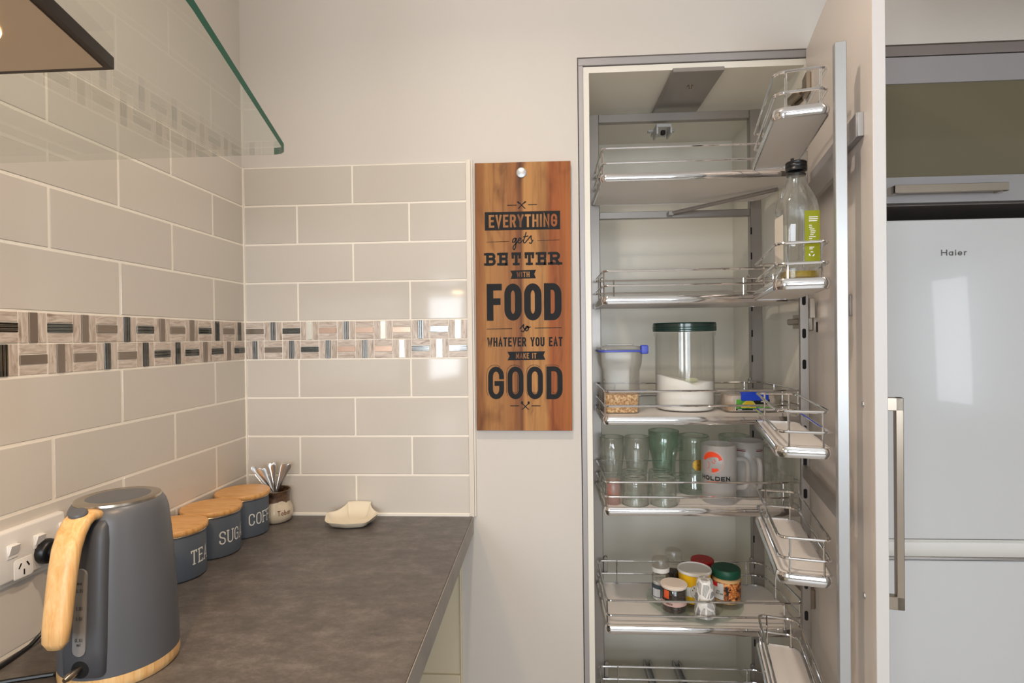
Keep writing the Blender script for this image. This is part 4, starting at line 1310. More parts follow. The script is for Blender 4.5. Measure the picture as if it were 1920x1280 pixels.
MB().loft([rr_ring(0.116, 0.133, 0.017, 0.1632), rr_ring(0.119, 0.136, 0.018, 0.1645), rr_ring(0.119, 0.136, 0.018, 0.1675), rr_ring(0.117, 0.134, 0.018, 0.1685)]).build('seal', blue, cc)
MB().loft([rr_ring(0.116, 0.133, 0.017, 0.1687), rr_ring(0.113, 0.130, 0.017, 0.1745), rr_ring(0.102, 0.12, 0.017, 0.1785), rr_ring(0.075, 0.09, 0.017, 0.1800)]).build('lid', plastic_cloudy, cc)
MB().box((-0.032, 0.01, 0.1795), (0.043, 0.04, 0.1842), 0.0015).build('flap', plastic_cloudy, cc)
MB().box((0.050, -0.066, 0.158), (0.0695, -0.045, 0.1815), 0.006, 3).build('spout_clip', blue, cc)
for x in (0.026, 0.046):
    MB().tube([(x, -0.0585, 0.006), (x, -0.0595, 0.085), (x + (0.016 if x < 0.03 else 0.0), -0.0615, 0.112)], 0.0012, 6).build('moulded_rib', plastic_clear, cc)

fj = thing('flour_jar', 'large clear jar of white flour with a dark green lid', 'jar', (1.198, 0.117, z3))
R = 0.0795
pr = [(0.0, 0.0004), (R - 0.004, 0.0004), (R, 0.004), (R, 0.203), (R + 0.003, 0.207), (R + 0.003, 0.2145), (R - 0.002, 0.2145), (R - 0.002, 0.008), (R - 0.006, 0.0035), (0.0, 0.0035)]
MB().lathe(pr, 64).build('body', plastic_clear, fj)
flour = mat('flour', (250, 248, 244), 0.9)
bump_only(flour, 40, 0.15, 0.002)
def ft(a, k):
    # uneven top of the flour: heaped to the left, dipped near the front
    return 0.083 + 0.012 * cos(a - radians(195)) * k + 0.0045 * cos(2 * a + 0.6) * k - 0.010 * k * math.exp(-((a - radians(278)) / 0.32) ** 2)
mb = MB()
n = 64
rings = []
Ri = R - 0.0024
for (rr, zz) in ((Ri - 0.004, 0.0037), (Ri, 0.008)):
    rings.append([(rr * cos(2 * pi * j / n), rr * sin(2 * pi * j / n), zz) for j in range(n)])
for k in (1.0, 0.985, 0.8, 0.55, 0.3, 0.05):
    rings.append([(Ri * k * cos(2 * pi * j / n), Ri * k * sin(2 * pi * j / n), ft(2 * pi * j / n, k) + (0.002 if k < 0.99 else 0)) for j in range(n)])
mb.loft(rings)
mb.build('flour', flour, fj, angle=80)
scoop = MB().loft([[(0.010 * cos(a) * s + 0.006, -0.066 + 0.004 * sin(a) * s + (1 - s) * 0.002, 0.0795 + 0.0035 * sin(a) * s) for a in [2 * pi * j / 16 for j in range(16)]] for s in (0.3, 1.0, 1.0)])
scoop2 = MB().lathe([(0.0, 0.0), (0.016, 0.001), (0.019, 0.0035), (0.0, 0.0045)], 24, fn=lambda r, a, h: (0.004 + r * cos(a), -0.052 + r * 0.75 * sin(a), 0.0810 + h - r * sin(a) * .42))
scoop2.build('scoop', mat('olive_plastic', (206, 204, 170), 0.4), fj)
lidg = mat('dark_green_plastic', (18, 66, 56), 0.35)
lidc = thin_glass('green_clear_plastic', (150, 176, 164), 0.05, 0.15, haze=0.2, haze_col=(150, 176, 164))
MB().lathe([(R + 0.0042, 0.2165), (R + 0.0055, 0.217), (R + 0.0055, 0.237), (R + 0.0035, 0.2385), (R - 0.001, 0.2385), (R - 0.001, 0.2165)], 64).build('collar', lidc, fj)
MB().lathe([(0.0, 0.2230), (R - 0.0015, 0.2230), (R - 0.0015, 0.2375), (R + 0.004, 0.2388), (R + 0.0045, 0.2405), (0.0, 0.2405)], 64).build('lid', lidg, fj)
for h in (0.2215, 0.2275):
    MB().lathe([(R + 0.0056, h - 0.0012), (R + 0.0063, h), (R + 0.0056, h + 0.0012)], 64).build('thread', lidg, fj)

cb = thing('clip_lid_box', 'low clear food box with a blue clip and a lemon label', 'container', (1.357, 0.088, z3))
secs = [(0.138, 0.10, 0.014, 0.0004), (0.141, 0.104, 0.016, 0.004), (0.149, 0.116, 0.018, 0.048)]
shell(MB(), secs, 0.0016).build('body', plastic_cloudy, cb, angle=60)
MB().loft([rr_ring(0.150, 0.112, 0.017, 0.0485), rr_ring(0.157, 0.125, 0.02, 0.0495), rr_ring(0.157, 0.125, 0.02, 0.053), rr_ring(0.150, 0.112, 0.018, 0.056), rr_ring(0.13, 0.095, 0.018, 0.0565)]).build('lid', plastic_cloudy, cb)
bl = mat('bright_blue_plastic', (24, 64, 190), 0.35)
MB().box((-0.037, -0.0665, 0.0335), (0.033, -0.0600, 0.0535), 0.002).box((-0.037, -0.0665, 0.051), (0.033, -0.050, 0.0562), 0.0015).build('clip', bl, cb)
pk = mat('packet_paper', (226, 210, 204), 0.6)
noise_col(pk, [(0.35, (184, 148, 104)), (0.5, (226, 214, 206)), (0.62, (232, 222, 218)), (0.75, (60, 66, 90))], 22, 2)
MB().loft([rr_ring(0.124, 0.084, 0.01, 0.003), rr_ring(0.130, 0.088, 0.012, 0.02), rr_ring(0.122, 0.08, 0.014, 0.044)]).build('packets', pk, cb)
lb = MB()
def cf(o): return lambda x, z, d=0.0: (x, -0.0505 - 0.0058 * (z / 0.048) - o - 0.0014 - d, z)
def quad(mb, fn, x0, z0, x1, z1, m=0):
    mb.add([fn(x0, z0), fn(x1, z0), fn(x1, z1), fn(x0, z1)], [(0, 1, 2, 3)], m)
lgreen = mat('label_green', (74, 150, 52), 0.4)
noise_col(lgreen, [(0.35, (40, 96, 30)), (0.6, (98, 176, 66))], 40, 2)
lblack = mat('label_black', (22, 24, 20), 0.4)
lwhite = mat('label_white', (236, 234, 228), 0.45)
lyel = mat('lemon_yellow', (238, 206, 40), 0.4)
lyel2 = mat('lemon_pith', (246, 232, 140), 0.4)
lab = MB()
quad(lab, cf(0.0001), -0.048, 0.0060, 0.040, 0.0375, 0)
quad(lab, cf(0.0003), -0.047, 0.0115, 0.039, 0.0365, 1)
quad(lab, cf(0.0003), -0.047, 0.0068, 0.039, 0.0114, 2)
quad(lab, cf(0.0004), -0.002, 0.0232, 0.039, 0.0363, 2)
for r, o, m in ((0.0190, 0.0005, 4), (0.0170, 0.0007, 3)):
    f = cf(o)
    pts = [(-0.0145 + r * cos(a), 0.0145 + r * sin(a)) for a in [pi * i / 20 for i in range(21)]]
    lab.add([f(*p) for p in pts], [tuple(range(21))], m)
lab.build('label', [lwhite, lgreen, lblack, lyel, lyel2], cb)
lt = MB()
text(lt, 'CLIP', -0.003, 0.0078, 0.0030, 0.0006, cf(0.0006), aspect=.8, gap=.35)
text(lt, 'FRESH', -0.043, 0.0080, 0.0022, 0.0005, cf(0.0006), aspect=.8, gap=.3) if False else None
quad(lt, cf(0.0006), 0.0165, 0.0290, 0.0345, 0.0320)
quad(lt, cf(0.0006), -0.0425, 0.0085, -0.0315, 0.0097)
lt.build('label_print', lwhite, cb)

# ---- tray of drinking glasses
z4 = FZ[3]
dim = [(0.0245, 0.0006), (0.0255, 0.004), (0.0265, 0.03), (0.0300, 0.065), (0.0340, 0.095), (0.0352, 0.115), (0.0350, 0.122), (0.0342, 0.126), (0.0346, 0.1475)]
def dimpled(r, a, h):
    k = 0.0011 if 0.02 < h < 0.12 and r > 0.02 else 0.0
    rr = r + k * cos(9 * a + h * 160)
    return (rr * cos(a), rr * sin(a), h)
tumbler('tumbler', 'clear dimpled tall tumbler at the far left of the glass tray', 'glass', 0.9985, 0.148, z4, dim, glass, 'clear tall tumblers', extra=dimpled, n=54)
tumbler('tumbler', 'clear tall tumbler between the dimpled one and the tall green glass', 'glass', 1.069, 0.148, z4, dim, glass, 'clear tall tumblers', n=40)
coke = [(0.0285, 0.0006), (0.0295, 0.005), (0.0300, 0.03), (0.0310, 0.06), (0.0350, 0.088), (0.0395, 0.106), (0.0425, 0.118), (0.0435, 0.128), (0.0425, 0.135), (0.0430, 0.163)]
tumbler('tumbler', 'tallest green glass tumbler with a waist, behind the upturned small glasses', 'glass', 1.147, 0.158, z4, coke, glass_green, 'green glass tumblers')
tumbler('tumbler', 'pale green glass tumbler at the back behind the frosted mugs', 'glass', 1.345, 0.160, z4, [(r * .98, h * .91) for r, h in coke], glass_pale, 'green glass tumblers')
def handle_loop(mb, r0, z0, z1, reach, a, thick, wid=1.3):
    d = (cos(a), sin(a))
    pts = [(r0 - 0.004, z1)] + [(r0 + reach * 0.55 + reach * 0.45 * sin(q), z1 - 0.018 + 0.018 * cos(q)) for q in [pi / 2 * i / 5 for i in range(6)]]
    pts += [(r0 + reach, (z0 + z1) / 2)]
    pts += [(r0 + reach * 0.55 + reach * 0.45 * cos(q), z0 + 0.018 - 0.018 * sin(q)) for q in [pi / 2 * i / 5 for i in range(6)]] + [(r0 - 0.004, z0)]
    return mb.tube([(p * d[0], p * d[1], z) for p, z in pts], thick, 12)
mg = tumbler('beer_mug', 'green glass beer mug with a round gold medallion, left of the frosted mugs', 'mug', 1.218, 0.108, z4, [(0.0385, 0.0006), (0.0405, 0.006), (0.0405, 0.022), (0.0385, 0.026), (0.0385, 0.128), (0.0405, 0.132), (0.0415, 0.157)], glass_pale, wall=0.004, base=0.014)
handle_loop(MB(), 0.040, 0.045, 0.122, 0.024, radians(200), 0.0055).build('handle', glass_pale, mg)
gold = mat('gold_print', (196, 156, 70), 0.35, 0.85)
gold_d = mat('gold_print_dark', (126, 92, 36), 0.4, 0.7)
md = MB()
fw = wrap(0.0391, radians(-92), 0.0)
def disc(mb, fn, cu, cv, r, m=0, n=28, r0=0.0):
    if r0 <= 0:
        mb.add([fn(cu + r * cos(2 * pi * i / n), cv + r * sin(2 * pi * i / n)) for i in range(n)], [tuple(range(n))], m)
    else:
        v = []
        for i in range(n):
            c, s = cos(2 * pi * i / n), sin(2 * pi * i / n)
            v += [fn(cu + r * c, cv + r * s), fn(cu + r0 * c, cv + r0 * s)]
        mb.add(v, [(2 * i, (2 * i + 2) % (2 * n), (2 * i + 3) % (2 * n), 2 * i + 1) for i in range(n)], m)
def grid_disc(mb, fn, cu, cv, r, m=0, k=7, n=28):
    for i in range(k):
        disc(mb, fn, cu, cv, r * (i + 1) / k, m, n, r * i / k if i else 1e-5)
grid_disc(md, fw, 0.004, 0.083, 0.0150)
md2 = MB()
fw2 = wrap(0.0393, radians(-92), 0.0)
disc(md2, fw2, 0.004, 0.083, 0.0136, 0, 28, 0.0128)
disc(md2, fw2, 0.004, 0.083, 0.0095, 0, 28, 0.0088)
for k in range(10):
    a = 2 * pi * k / 10
    ribbon(md2, [(0.004 + 0.0105 * cos(a), 0.083 + 0.0105 * sin(a)), (0.004 + 0.0123 * cos(a), 0.083 + 0.0123 * sin(a))], 0.0012, False, fw2)
ribbon(md2, [(0.000, 0.080), (0.002, 0.086), (0.004, 0.081), (0.006, 0.086), (0.008, 0.080)], 0.0011, False, fw2)
mo = md.build('medallion', gold, mg)
md2.build('medallion_relief', gold_d, mo)
# upturned small glasses
ug = [(0.0335, 0.0004), (0.0338, 0.002), (0.0325, 0.03), (0.0312, 0.055), (0.0300, 0.066), (0.0270, 0.0705), (0.0200, 0.0715)]
def upturned(x, y, label):
    t = thing('small_glass', label, 'glass', (x, y, z4), 0, 'small glasses turned upside down')
    w = 0.0022
    pr = ug + [(0.019, 0.0705), (0.0, 0.0695), (0.0, 0.0615), (0.024, 0.0615), (0.0278, 0.058)] + [(r - w, h) for r, h in ((0.0312, 0.05), (0.0325, 0.03), (0.0338, 0.002))] + [(0.0325, 0.0004), (0.0335, 0.0004)]
    MB().lathe(pr, 40).build('bowl', glass, t, angle=60)
    for r_, z_ in ((0.0336, 0.0016), (0.0285, 0.0685)):
        MB().tube([(r_ * cos(2 * pi * i / 40), r_ * sin(2 * pi * i / 40), z_) for i in range(40)], 0.001, 6, True).build('rim', rim_glass, t)
upturned(1.040, -0.003, 'small clear upturned glass at the front, left of its twin')
upturned(1.113, -0.004, 'small clear upturned glass at the front, right of its twin')
upturned(1.045, 0.068, 'small clear upturned glass in the second row, on the left')
upturned(1.118, 0.070, 'small clear upturned glass in the second row, before the tall green glass')
pg = tumbler('small_glass', 'small pinkish frosted glass with a red print in the front left tray corner', 'glass', 0.9835, -0.006, z4, [(0.0155, 0.0006), (0.0170, 0.004), (0.0185, 0.03), (0.0195, 0.062)], frost_pink)
rp_ = MB()
for k in range(3):
    ribbon(rp_, [(-0.002 + 0.003 * k * 0, 0.028 + 0.010 * k), (0.004, 0.033 + 0.010 * k), (0.000, 0.036 + 0.010 * k)], 0.0013, False, wrap(0.0192, radians(-130), 0.0))
rp_.build('print', mat('red_print', (212, 84, 60), 0.5), pg)
# frosted mugs
mugp = [(0.0410, 0.0006), (0.0425, 0.005), (0.0425, 0.024), (0.0418, 0.027), (0.0432, 0.03), (0.0438, 0.10), (0.0438, 0.149)]
MX, MY = 1.2610, 0.024
m1 = tumbler('frosted_mug', 'front frosted glass mug with a round orange-red lion emblem', 'mug', MX, MY, z4, mugp, frost, 'frosted mugs', wall=0.003, base=0.02)
handle_loop(MB(), 0.0435, 0.036, 0.110, 0.031, 0.0, 0.0062).build('handle', frost, m1)
AM = radians(-128)
f0 = wrap(0.0441, AM, 0.0)
red = mat('emblem_red', (226, 70, 30), 0.5)
pale_red = mat('emblem_rim', (226, 150, 132), 0.5)
blk = mat('mug_black_print', (20, 20, 22), 0.5)
EU, EV, ER = 0.0, 0.1095, 0.0290
Q = ER / 0.0208
em = MB()
disc(em, f0, EU, EV, ER, 0, 36, ER - 0.0012)
em.build('emblem_ring', pale_red, m1)
em = MB()
def wedge(a0, a1, r0, r1, n=12):
    v = []
    for i in range(n + 1):
        a = radians(a0 + (a1 - a0) * i / n)
        q0 = r0(i / n) if callable(r0) else r0
        v += [f0(EU + r1 * cos(a), EV + r1 * sin(a)), f0(EU + q0 * cos(a), EV + q0 * sin(a))]
    em.add(v, [(2 * i, 2 * i + 2, 2 * i + 3, 2 * i + 1) for i in range(n)])
wedge(15, 130, lambda t: ER * (0.48 + 0.20 * sin(t * 5.0 + .6) * (1 - t)), ER - 0.0030, 16)
wedge(128, 172, lambda t: ER * (0.42 + 0.24 * t), ER - 0.0030, 8)
wedge(-92, -48, lambda t: ER * (0.52 + 0.14 * t), ER - 0.0034, 8)
# the pale lion shape is left open; a few red strokes draw its muzzle and mane
def estroke(pts, w):
    ribbon(em, [(EU + x * Q, EV + y * Q) for x, y in pts], w * Q, False, f0)
estroke([(-0.0005, 0.0015), (0.0025, -0.0020), (0.0055, -0.0010)], 0.0010)
estroke([(0.0035, 0.0060), (0.0062, 0.0010)], 0.0012)
estroke([(-0.0060, 0.0100), (-0.0030, 0.0075), (-0.0050, 0.0045)], 0.0008)
estroke([(0.0075 * cos(radians(b)) - 0.0125, 0.0075 * sin(radians(b)) - 0.0065) for b in range(-60, 80, 20)], 0.0009)
em.build('emblem', red, m1)
tx = MB()
text(tx, 'HOLDEN', 0.0065, 0.0625, 0.0112, 0.0027, f0, aspect=.98, gap=.20, fit=0.078, align='center')
tx.build('lettering', blk, m1)
m2 = tumbler('frosted_mug', 'rear frosted glass mug with two dark red stripes below its rim', 'mug', 1.350, 0.073, z4, mugp, frost, 'frosted mugs', wall=0.003, base=0.02)
handle_loop(MB(), 0.0435, 0.036, 0.110, 0.026, radians(-82), 0.0062).build('handle', frost, m2)
sp_ = MB()
for a0, a1 in ((-146, -112), (-78, -48)):
    sp_.patch(0.0441, 0.1275, 0.1300, a0, a1, 8)
    sp_.patch(0.0441, 0.1318, 0.1330, a0, a1, 8)
sp_.build('stripes', mat('maroon_print', (104, 24, 32), 0.5), m2)
t2 = MB()
text(t2, 'N', 0.0, 0.0605, 0.0088, 0.0023, wrap(0.0441, radians(-155), 0.0), aspect=.98)
t2.build('lettering', blk, m2)
cut = [(0.0300, 0.0006), (0.0315, 0.004), (0.0325, 0.04), (0.0345, 0.085), (0.0365, 0.12), (0.0370, 0.148)]
def cutfn(r, a, h):
    k = 0.0013 if 0.012 < h < 0.12 and r > 0.025 else 0.0
    rr = r + k * (abs(sin(7 * a + h * 70)) + abs(sin(7 * a - h * 70)) - 1.0)
    return (rr * cos(a), rr * sin(a), h)
tumbler('tumbler', 'clear cut-glass tumbler at the right end of the glass tray', 'glass', 1.405, -0.003, z4, cut, glass, None, n=70, extra=cutfn, wall=0.0035)

# ---- turntable and spice jars
z5 = FZ[4]
TTX, TTY = 1.2085, 0.082
tt = thing('turntable', 'round clear glass turntable under the spice jars', 'turntable', (TTX, TTY, z5))
MB().lathe([(0.0, 0.0105), (0.124, 0.0105), (0.1265, 0.0125), (0.1265, 0.0145), (0.124, 0.0165), (0.0, 0.0165)], 72).build('plate', thin_glass('turntable_glass', (246, 251, 248), 0.05, 0.0), tt)
MB().lathe([(0.07, 0.0004), (0.075, 0.0004), (0.075, 0.0103), (0.07, 0.0103)], 48).build('bearing_ring', plastic_clear, tt)
zt = z5 + 0.0167
def jar_thing(name, label, cat, x, y):
    return thing(name, label, cat, (x, y, zt))
# peppercorn jar
pj = jar_thing('spice_jar', 'clear jar of dark peppercorns with a flat cream cap, at the front of the turntable', 'jar', 1.1395, 0.012)
pep = mat('peppercorns', (60, 44, 34), 0.5)
vo = N(pep, 'ShaderNodeTexVoronoi', Scale=260)
mpp = coords(pep)
L(pep, mpp, 'Vector', vo, 'Vector')
rpp = ramp(pep, [(0.0, (120, 92, 62)), (0.35, (62, 44, 32)), (0.7, (18, 13, 11))])
L(pep, vo, 'Distance', rpp, 'Fac')
L(pep, rpp, 'Color', P(pep), 'Base Color')
bb = N(pep, 'ShaderNodeBump', Strength=0.8, Distance=0.003)
bb.invert = True
L(pep, vo, 'Distance', bb, 'Height')
L(pep, bb, 'Normal', P(pep), 'Normal')
MB().lathe([(0.0, 0.0004), (0.031, 0.0004), (0.0325, 0.003), (0.0325, 0.061), (0.0305, 0.0635), (0.0285, 0.0635), (0.0300, 0.060), (0.0300, 0.004), (0.0, 0.003)], 40).build('glass_body', plastic_clear, pj)
MB().lathe([(0.0, 0.0032), (0.0297, 0.0042), (0.0297, 0.058), (0.0, 0.059)], 40).build('peppercorns', pep, pj)
MB().lathe([(0.0, 0.0638), (0.0330, 0.0638), (0.0345, 0.066), (0.0345, 0.070), (0.0325, 0.0715), (0.029, 0.0710), (0.028, 0.0720), (0.0, 0.0725)], 40).build('cap', mat('cream_cap', (236, 220, 204), 0.4), pj)
MB().patch(0.0328, 0.022, 0.034, -190, -15).build('label_band', mat('pink_label', (206, 170, 160), 0.5), pj)
MB().patch(0.0330, 0.041, 0.062, -150, -124, 6).build('label_tab', mat('orange_label', (226, 96, 52), 0.5), pj)
lt = MB()
text(lt, 'PEPPER', -0.0205, 0.0262, 0.0042, 0.0009, wrap(0.0331, radians(-102), 0.0), aspect=.55)
lt.build('label_print', blk, pj)
# honey tub
ht = jar_thing('honey_tub', 'yellow and white tub with a white lid in the middle of the turntable', 'tub', 1.2095, 0.078)
yel = mat('yellow_tub', (246, 190, 30), 0.4)
MB().lathe([(0.0, 0.0004), (0.037, 0.0004), (0.0385, 0.003), (0.0425, 0.077), (0.0, 0.077)], 48).build('body', yel, ht)
MB().lathe([(0.0, 0.0772), (0.0445, 0.0772), (0.0455, 0.079), (0.0450, 0.0835), (0.0425, 0.0845), (0.0405, 0.0820), (0.0, 0.0815)], 48).build('lid', white_pl, ht)
MB().patch(0.0396, 0.020, 0.046, -160, -20, 18, r1=0.0411).build('label_band', lwhite, ht)
hl = MB()
hfn_ = lambda u, v, d=0.0: ((0.0388 + v * 0.055 + 0.0004) * cos(radians(-86) + u / 0.041), (0.0388 + v * 0.055 + 0.0004) * sin(radians(-86) + u / 0.041), v)
grid_disc(hl, hfn_, -0.004, 0.036, 0.0200, 0, 6, 30)
hlo = hl.build('label_disc', lwhite, ht)
hp = MB()
hfn2 = lambda u, v, d=0.0: ((0.0388 + v * 0.055 + 0.0007 + d) * cos(radians(-86) + u / 0.041), (0.0388 + v * 0.055 + 0.0007 + d) * sin(radians(-86) + u / 0.041), v)
disc(hp, hfn2, -0.004, 0.036, 0.0195, 0, 36, 0.0189)
text(hp, 'HONEY', -0.020, 0.025, 0.0050, 0.0009, hfn2, aspect=.66) if False else None
text(hp, 'H', -0.0135, 0.0235, 0.0050, 0.0009, hfn2, aspect=.66)
for k, ch in enumerate('AB'):
    a = radians(205 - k * 32 - 40)
    text(hp, ch, -0.004 + 0.0140 * cos(a) - 0.002, 0.036 + 0.0135 * sin(a) - 0.002, 0.0052, 0.0010, hfn2, aspect=.7)
hp.build('label_print', mat('olive_print', (110, 96, 56), 0.5), hlo)
# green lidded nut jar
gj = jar_thing('nut_spread_jar', 'plastic jar with a dark green screw lid and a label of nut biscuits', 'jar', 1.294, 0.078)
pn = mat('nut_spread', (206, 164, 112), 0.5)
MB().lathe([(0.0, 0.0004), (0.0335, 0.0004), (0.0370, 0.005), (0.0372, 0.058), (0.034, 0.064), (0.032, 0.066), (0.0, 0.066)], 44).build('body', pn, gj)
dg = mat('forest_green_lid', (16, 74, 54), 0.45)
MB().lathe([(0.0, 0.0662), (0.0368, 0.0662), (0.0375, 0.068), (0.0375, 0.084), (0.0350, 0.0875), (0.0, 0.0880)], 44).build('lid', dg, gj)
nb = mat('nut_label', (120, 70, 34), 0.45)
noise_col(nb, [(0.42, (38, 24, 20)), (0.50, (150, 84, 40)), (0.6, (222, 138, 70)), (0.72, (240, 190, 130))], 75, 3)
MB().patch(0.0376, 0.010, 0.057, -200, 0, 24).build('label', nb, gj)
MB().patch(0.0378, 0.012, 0.055, -166, -117, 8).build('label_panel', mat('grey_label', (206, 204, 200), 0.5), gj)
MB().patch(0.0380, 0.044, 0.055, -165, -142, 5).build('label_tab', mat('crimson_label', (206, 30, 40), 0.5), gj)
lt = MB()
fn_ = wrap(0.0380, radians(-134), 0.0)
text(lt, 'NUT', -0.008, 0.031, 0.0042, 0.0009, fn_, aspect=.6)
text(lt, 'BUTTER', -0.0105, 0.025, 0.0042, 0.0009, fn_, aspect=.55, fit=0.020)
lt.build('label_print', mat('green_print', (50, 70, 58), 0.5), gj)
bi = MB()
fb = wrap(0.0379, radians(-82), 0.0)
biscuit = mat('biscuit', (226, 140, 72), 0.5)
for pts in ([(-0.012, 0.014), (0.014, 0.030), (-0.010, 0.034)], [(-0.013, 0.038), (0.012, 0.033), (0.010, 0.047), (-0.006, 0.054)]):
    c = (sum(p[0] for p in pts) / len(pts), sum(p[1] for p in pts) / len(pts))
    for i in range(len(pts)):
        a, b = pts[i], pts[(i + 1) % len(pts)]
        k = 5
        for q in range(k):
            p1_ = (a[0] + (b[0] - a[0]) * q / k, a[1] + (b[1] - a[1]) * q / k)
            p2_ = (a[0] + (b[0] - a[0]) * (q + 1) / k, a[1] + (b[1] - a[1]) * (q + 1) / k)
            bi.add([fb(*c), fb(*p1_), fb(*p2_)], [(0, 1, 2)])
noise_col(biscuit, [(0.35, (170, 84, 34)), (0.55, (226, 140, 72)), (0.75, (248, 206, 150))], 260, 3)
bi.build('label_picture', biscuit, gj)
# leaf patterned shaker
ws = jar_thing('leaf_shaker', 'white shaker with grey leaf drawings, tapering to its top, at the front', 'shaker', 1.2115, -0.015)
lf = mat('shaker_ceramic', (236, 232, 224), 0.35, coat=0.3)
mpl = coords(lf, (1, 1, 0.62))
vl = N(lf, 'ShaderNodeTexVoronoi', Scale=58)
vl.feature = 'DISTANCE_TO_EDGE'
L(lf, mpl, 'Vector', vl, 'Vector')
vc = N(lf, 'ShaderNodeTexVoronoi', Scale=58)
L(lf, mpl, 'Vector', vc, 'Vector')
wl = N(lf, 'ShaderNodeTexWave', Scale=190, Distortion=3.0)
L(lf, mpl, 'Vector', wl, 'Vector')
gt = N(lf, 'ShaderNodeMath', operation='GREATER_THAN')
gt.inputs[1].default_value = 0.085
L(lf, vl, 'Distance', gt, 0)
sv = N(lf, 'ShaderNodeSeparateColor')
L(lf, vc, 'Color', sv, 0)
wr_ = ramp(lf, [(0.35, (120, 120, 122)), (0.55, (226, 222, 214))])
L(lf, wl, 'Fac', wr_, 'Fac')
gy = ramp(lf, [(0.3, (0, 0, 0)), (0.32, (255, 255, 255))], 'CONSTANT')
L(lf, sv, 'Red', gy, 'Fac')
mxa = N(lf, 'ShaderNodeMix', data_type='RGBA')
mxa.inputs[6].default_value = lin((150, 150, 152))
L(lf, gy, 'Color', mxa, 0)
lf.node_tree.links.new(wr_.outputs[0], mxa.inputs[7])
mxb = N(lf, 'ShaderNodeMix', data_type='RGBA')
mxb.inputs[6].default_value = lin((238, 234, 226))
lf.node_tree.links.new(gt.outputs[0], mxb.inputs[0])
lf.node_tree.links.new(mxa.outputs[2], mxb.inputs[7])
lf.node_tree.links.new(mxb.outputs[2], P(lf).inputs['Base Color'])
MB().lathe([(0.0, 0.0004), (0.0235, 0.0004), (0.0262, 0.004), (0.0262, 0.014), (0.0250, 0.03), (0.0225, 0.06), (0.0205, 0.085), (0.0195, 0.092), (0.016, 0.0955), (0.0, 0.0965)], 40).build('body', lf, ws)
# grinders
def grinder(label, x, y, fill, capm, lab_col):
    t = jar_thing('spice_grinder', label, 'grinder', x, y)
    MB().lathe([(0.0, 0.0004), (0.0215, 0.0004), (0.0232, 0.003), (0.0232, 0.066), (0.0205, 0.074), (0.0205, 0.078), (0.0185, 0.078), (0.0185, 0.074), (0.0212, 0.066), (0.0212, 0.004), (0.0, 0.003)], 32).build('glass_body', plastic_clear, t)
    MB().lathe([(0.0, 0.0032), (0.0209, 0.0042), (0.0209, 0.052), (0.0, 0.053)], 32).build('filling', fill, t)
    MB().lathe([(0.0, 0.0782), (0.0235, 0.0782), (0.0238, 0.081), (0.0238, 0.090), (0.0, 0.090)], 32).build('grinding_head', capm, t)
    MB().lathe([(0.0215, 0.0902), (0.0228, 0.0902), (0.0224, 0.110), (0.020, 0.1135), (0.0, 0.1140), (0.0, 0.1125), (0.019, 0.112), (0.0212, 0.109)], 32).build('cap', plastic_cloudy, t)
    return t
saltm = mat('salt_crystals', (226, 224, 220), 0.6)
noise_col(saltm, [(0.35, (190, 188, 184)), (0.65, (240, 240, 238))], 220, 2)
g1_ = grinder('salt grinder with a cloudy white cap at the left of the turntable', 1.118, 0.074, saltm, white_pl, None)
MB().patch(0.0235, 0.012, 0.046, -190, -80, 12).build('label', mat('slate_label', (64, 74, 84), 0.5), g1_)
MB().patch(0.0237, 0.014, 0.035, -160, -104, 8).build('label_panel', mat('pale_label', (206, 208, 212), 0.5), g1_)
lt = MB()
for k in range(5):
    ribbon(lt, [(-0.007, 0.017 + 0.0035 * k), (0.006 - 0.002 * (k % 2), 0.017 + 0.0035 * k)], 0.0008, False, wrap(0.0239, radians(-132), 0))
lt.build('label_print', mat('slate_print', (90, 96, 104), 0.5), g1_)
bkp = mat('black_pepper', (40, 34, 32), 0.5)
noise_col(bkp, [(0.4, (20, 16, 16)), (0.6, (74, 62, 58))], 170, 2)
grinder('pepper grinder with dark filling and a clear cap at the back of the turntable', 1.166, 0.135, bkp, plastic_clear, None)
rj = jar_thing('red_lidded_jar', 'jar with a red lid, mostly hidden behind the yellow tub', 'jar', 1.250, 0.148)
MB().lathe([(0.0, 0.0004), (0.030, 0.0004), (0.0315, 0.003), (0.0315, 0.062), (0.028, 0.068), (0.0, 0.068)], 36).build('body', mat('brown_paste', (96, 56, 36), 0.35), rj)
MB().lathe([(0.0, 0.0682), (0.031, 0.0682), (0.032, 0.070), (0.032, 0.080), (0.0295, 0.0825), (0.0, 0.0828)], 36).build('lid', mat('red_lid', (168, 26, 28), 0.4), rj)

# ---- oil bottle in the door basket
bz = DB_Z[1] + 0.0164
bxy = D(0.408, 0.094, 0)
ob = thing('oil_bottle', 'square clear oil bottle with a black cap and a green label, nearly empty', 'bottle', (bxy[0], bxy[1], bz), radians(-4))
def sq(w, r, z): return rr_ring(w, w, r, z)
bsec = [(0.058, 0.010, 0.0005), (0.063, 0.012, 0.004), (0.063, 0.012, 0.135), (0.061, 0.016, 0.150), (0.052, 0.02, 0.166), (0.040, 0.0195, 0.181), (0.033, 0.0164, 0.192), (0.031, 0.0154, 0.203)]
outer = [sq(*s) for s in bsec]
inner = [sq(w - 0.005, max(r - 0.0025, 0.003), max(z, 0.006)) for w, r, z in reversed(bsec)]
MB().loft(outer + inner).build('glass_body', glass, ob, angle=60)
oil = mat('oil', (214, 186, 40), 0.02, 0, 0.85, 1.40)
MB().loft([sq(0.0525, 0.008, 0.0064), sq(0.0572, 0.0095, 0.009), sq(0.0572, 0.0095, 0.019)]).build('oil', oil, ob)
cp = MB()
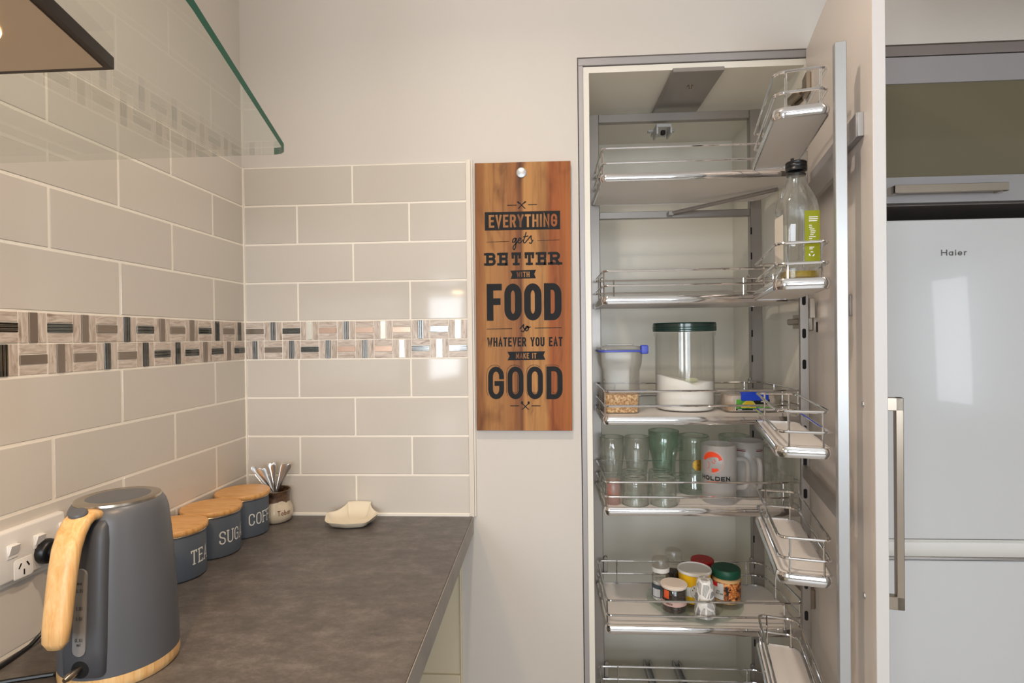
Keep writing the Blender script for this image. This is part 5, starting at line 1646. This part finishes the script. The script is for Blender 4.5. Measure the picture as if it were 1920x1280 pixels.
cp.lathe([(0.0, 0.226), (0.0172, 0.226), (0.0185, 0.2245), (0.0185, 0.2215), (0.0178, 0.2205), (0.0185, 0.2195), (0.0185, 0.2155), (0.0178, 0.2145), (0.0185, 0.2135), (0.0185, 0.2085), (0.0170, 0.2075), (0.0, 0.2075)], 36)
cp.lathe([(0.0, 0.0), (0.003, 0.0), (0.003, 0.006), (0.0, 0.0065)], 12, (-0.008, -0.004, 0.2258))
cp.build('cap', black, ob)
MB().lathe([(0.0158, 0.2005), (0.0168, 0.2005), (0.0168, 0.2025), (0.0158, 0.2025)], 32).build('neck_ring', black, ob)
og = mat('olive_label', (136, 140, 18), 0.5, spec=0.3)
hw = 0.0319
MB().box((0.003, -hw, 0.036), (0.029, -hw + 0.0002, 0.128)).build('label', og, ob)
lp = MB()
def of(u, v, d=0.0): return (u, -hw - 0.0003 - d, v)
for k, (x0, x1, z) in enumerate([(0.010, 0.0255, 0.116), (0.010, 0.0255, 0.1125), (0.010, 0.0245, 0.109), (0.010, 0.015, 0.101), (0.010, 0.016, 0.0975), (0.011, 0.0195, 0.094), (0.0125, 0.0215, 0.0905), (0.0125, 0.0205, 0.087), (0.012, 0.018, 0.0835), (0.010, 0.0215, 0.080), (0.010, 0.0155, 0.0765), (0.010, 0.022, 0.072), (0.010, 0.024, 0.069), (0.0105, 0.019, 0.061), (0.0105, 0.0165, 0.058)]):
    ribbon(lp, [(x0, z), (x1, z)], 0.0014, False, of)
c0, c1 = 0.0145, 0.0485
for k in range(3):
    a0 = radians(90 + 120 * k)
    pts = [(c0 + 0.0042 * cos(a0 + radians(q)), c1 + 0.0042 * sin(a0 + radians(q))) for q in (-40, -5, 25)]
    ribbon(lp, pts, 0.0019, False, of)
lp.build('label_print', lwhite, ob)
crm = mat('cream_label', (226, 218, 204), 0.5)
MB().box((-hw, -0.0225, 0.034), (-hw + 0.0002, 0.022, 0.124)).build('front_label', crm, ob)
MB().box((-0.0225, hw - 0.0002, 0.034), (-0.006, hw, 0.115)).build('back_label', crm, ob)
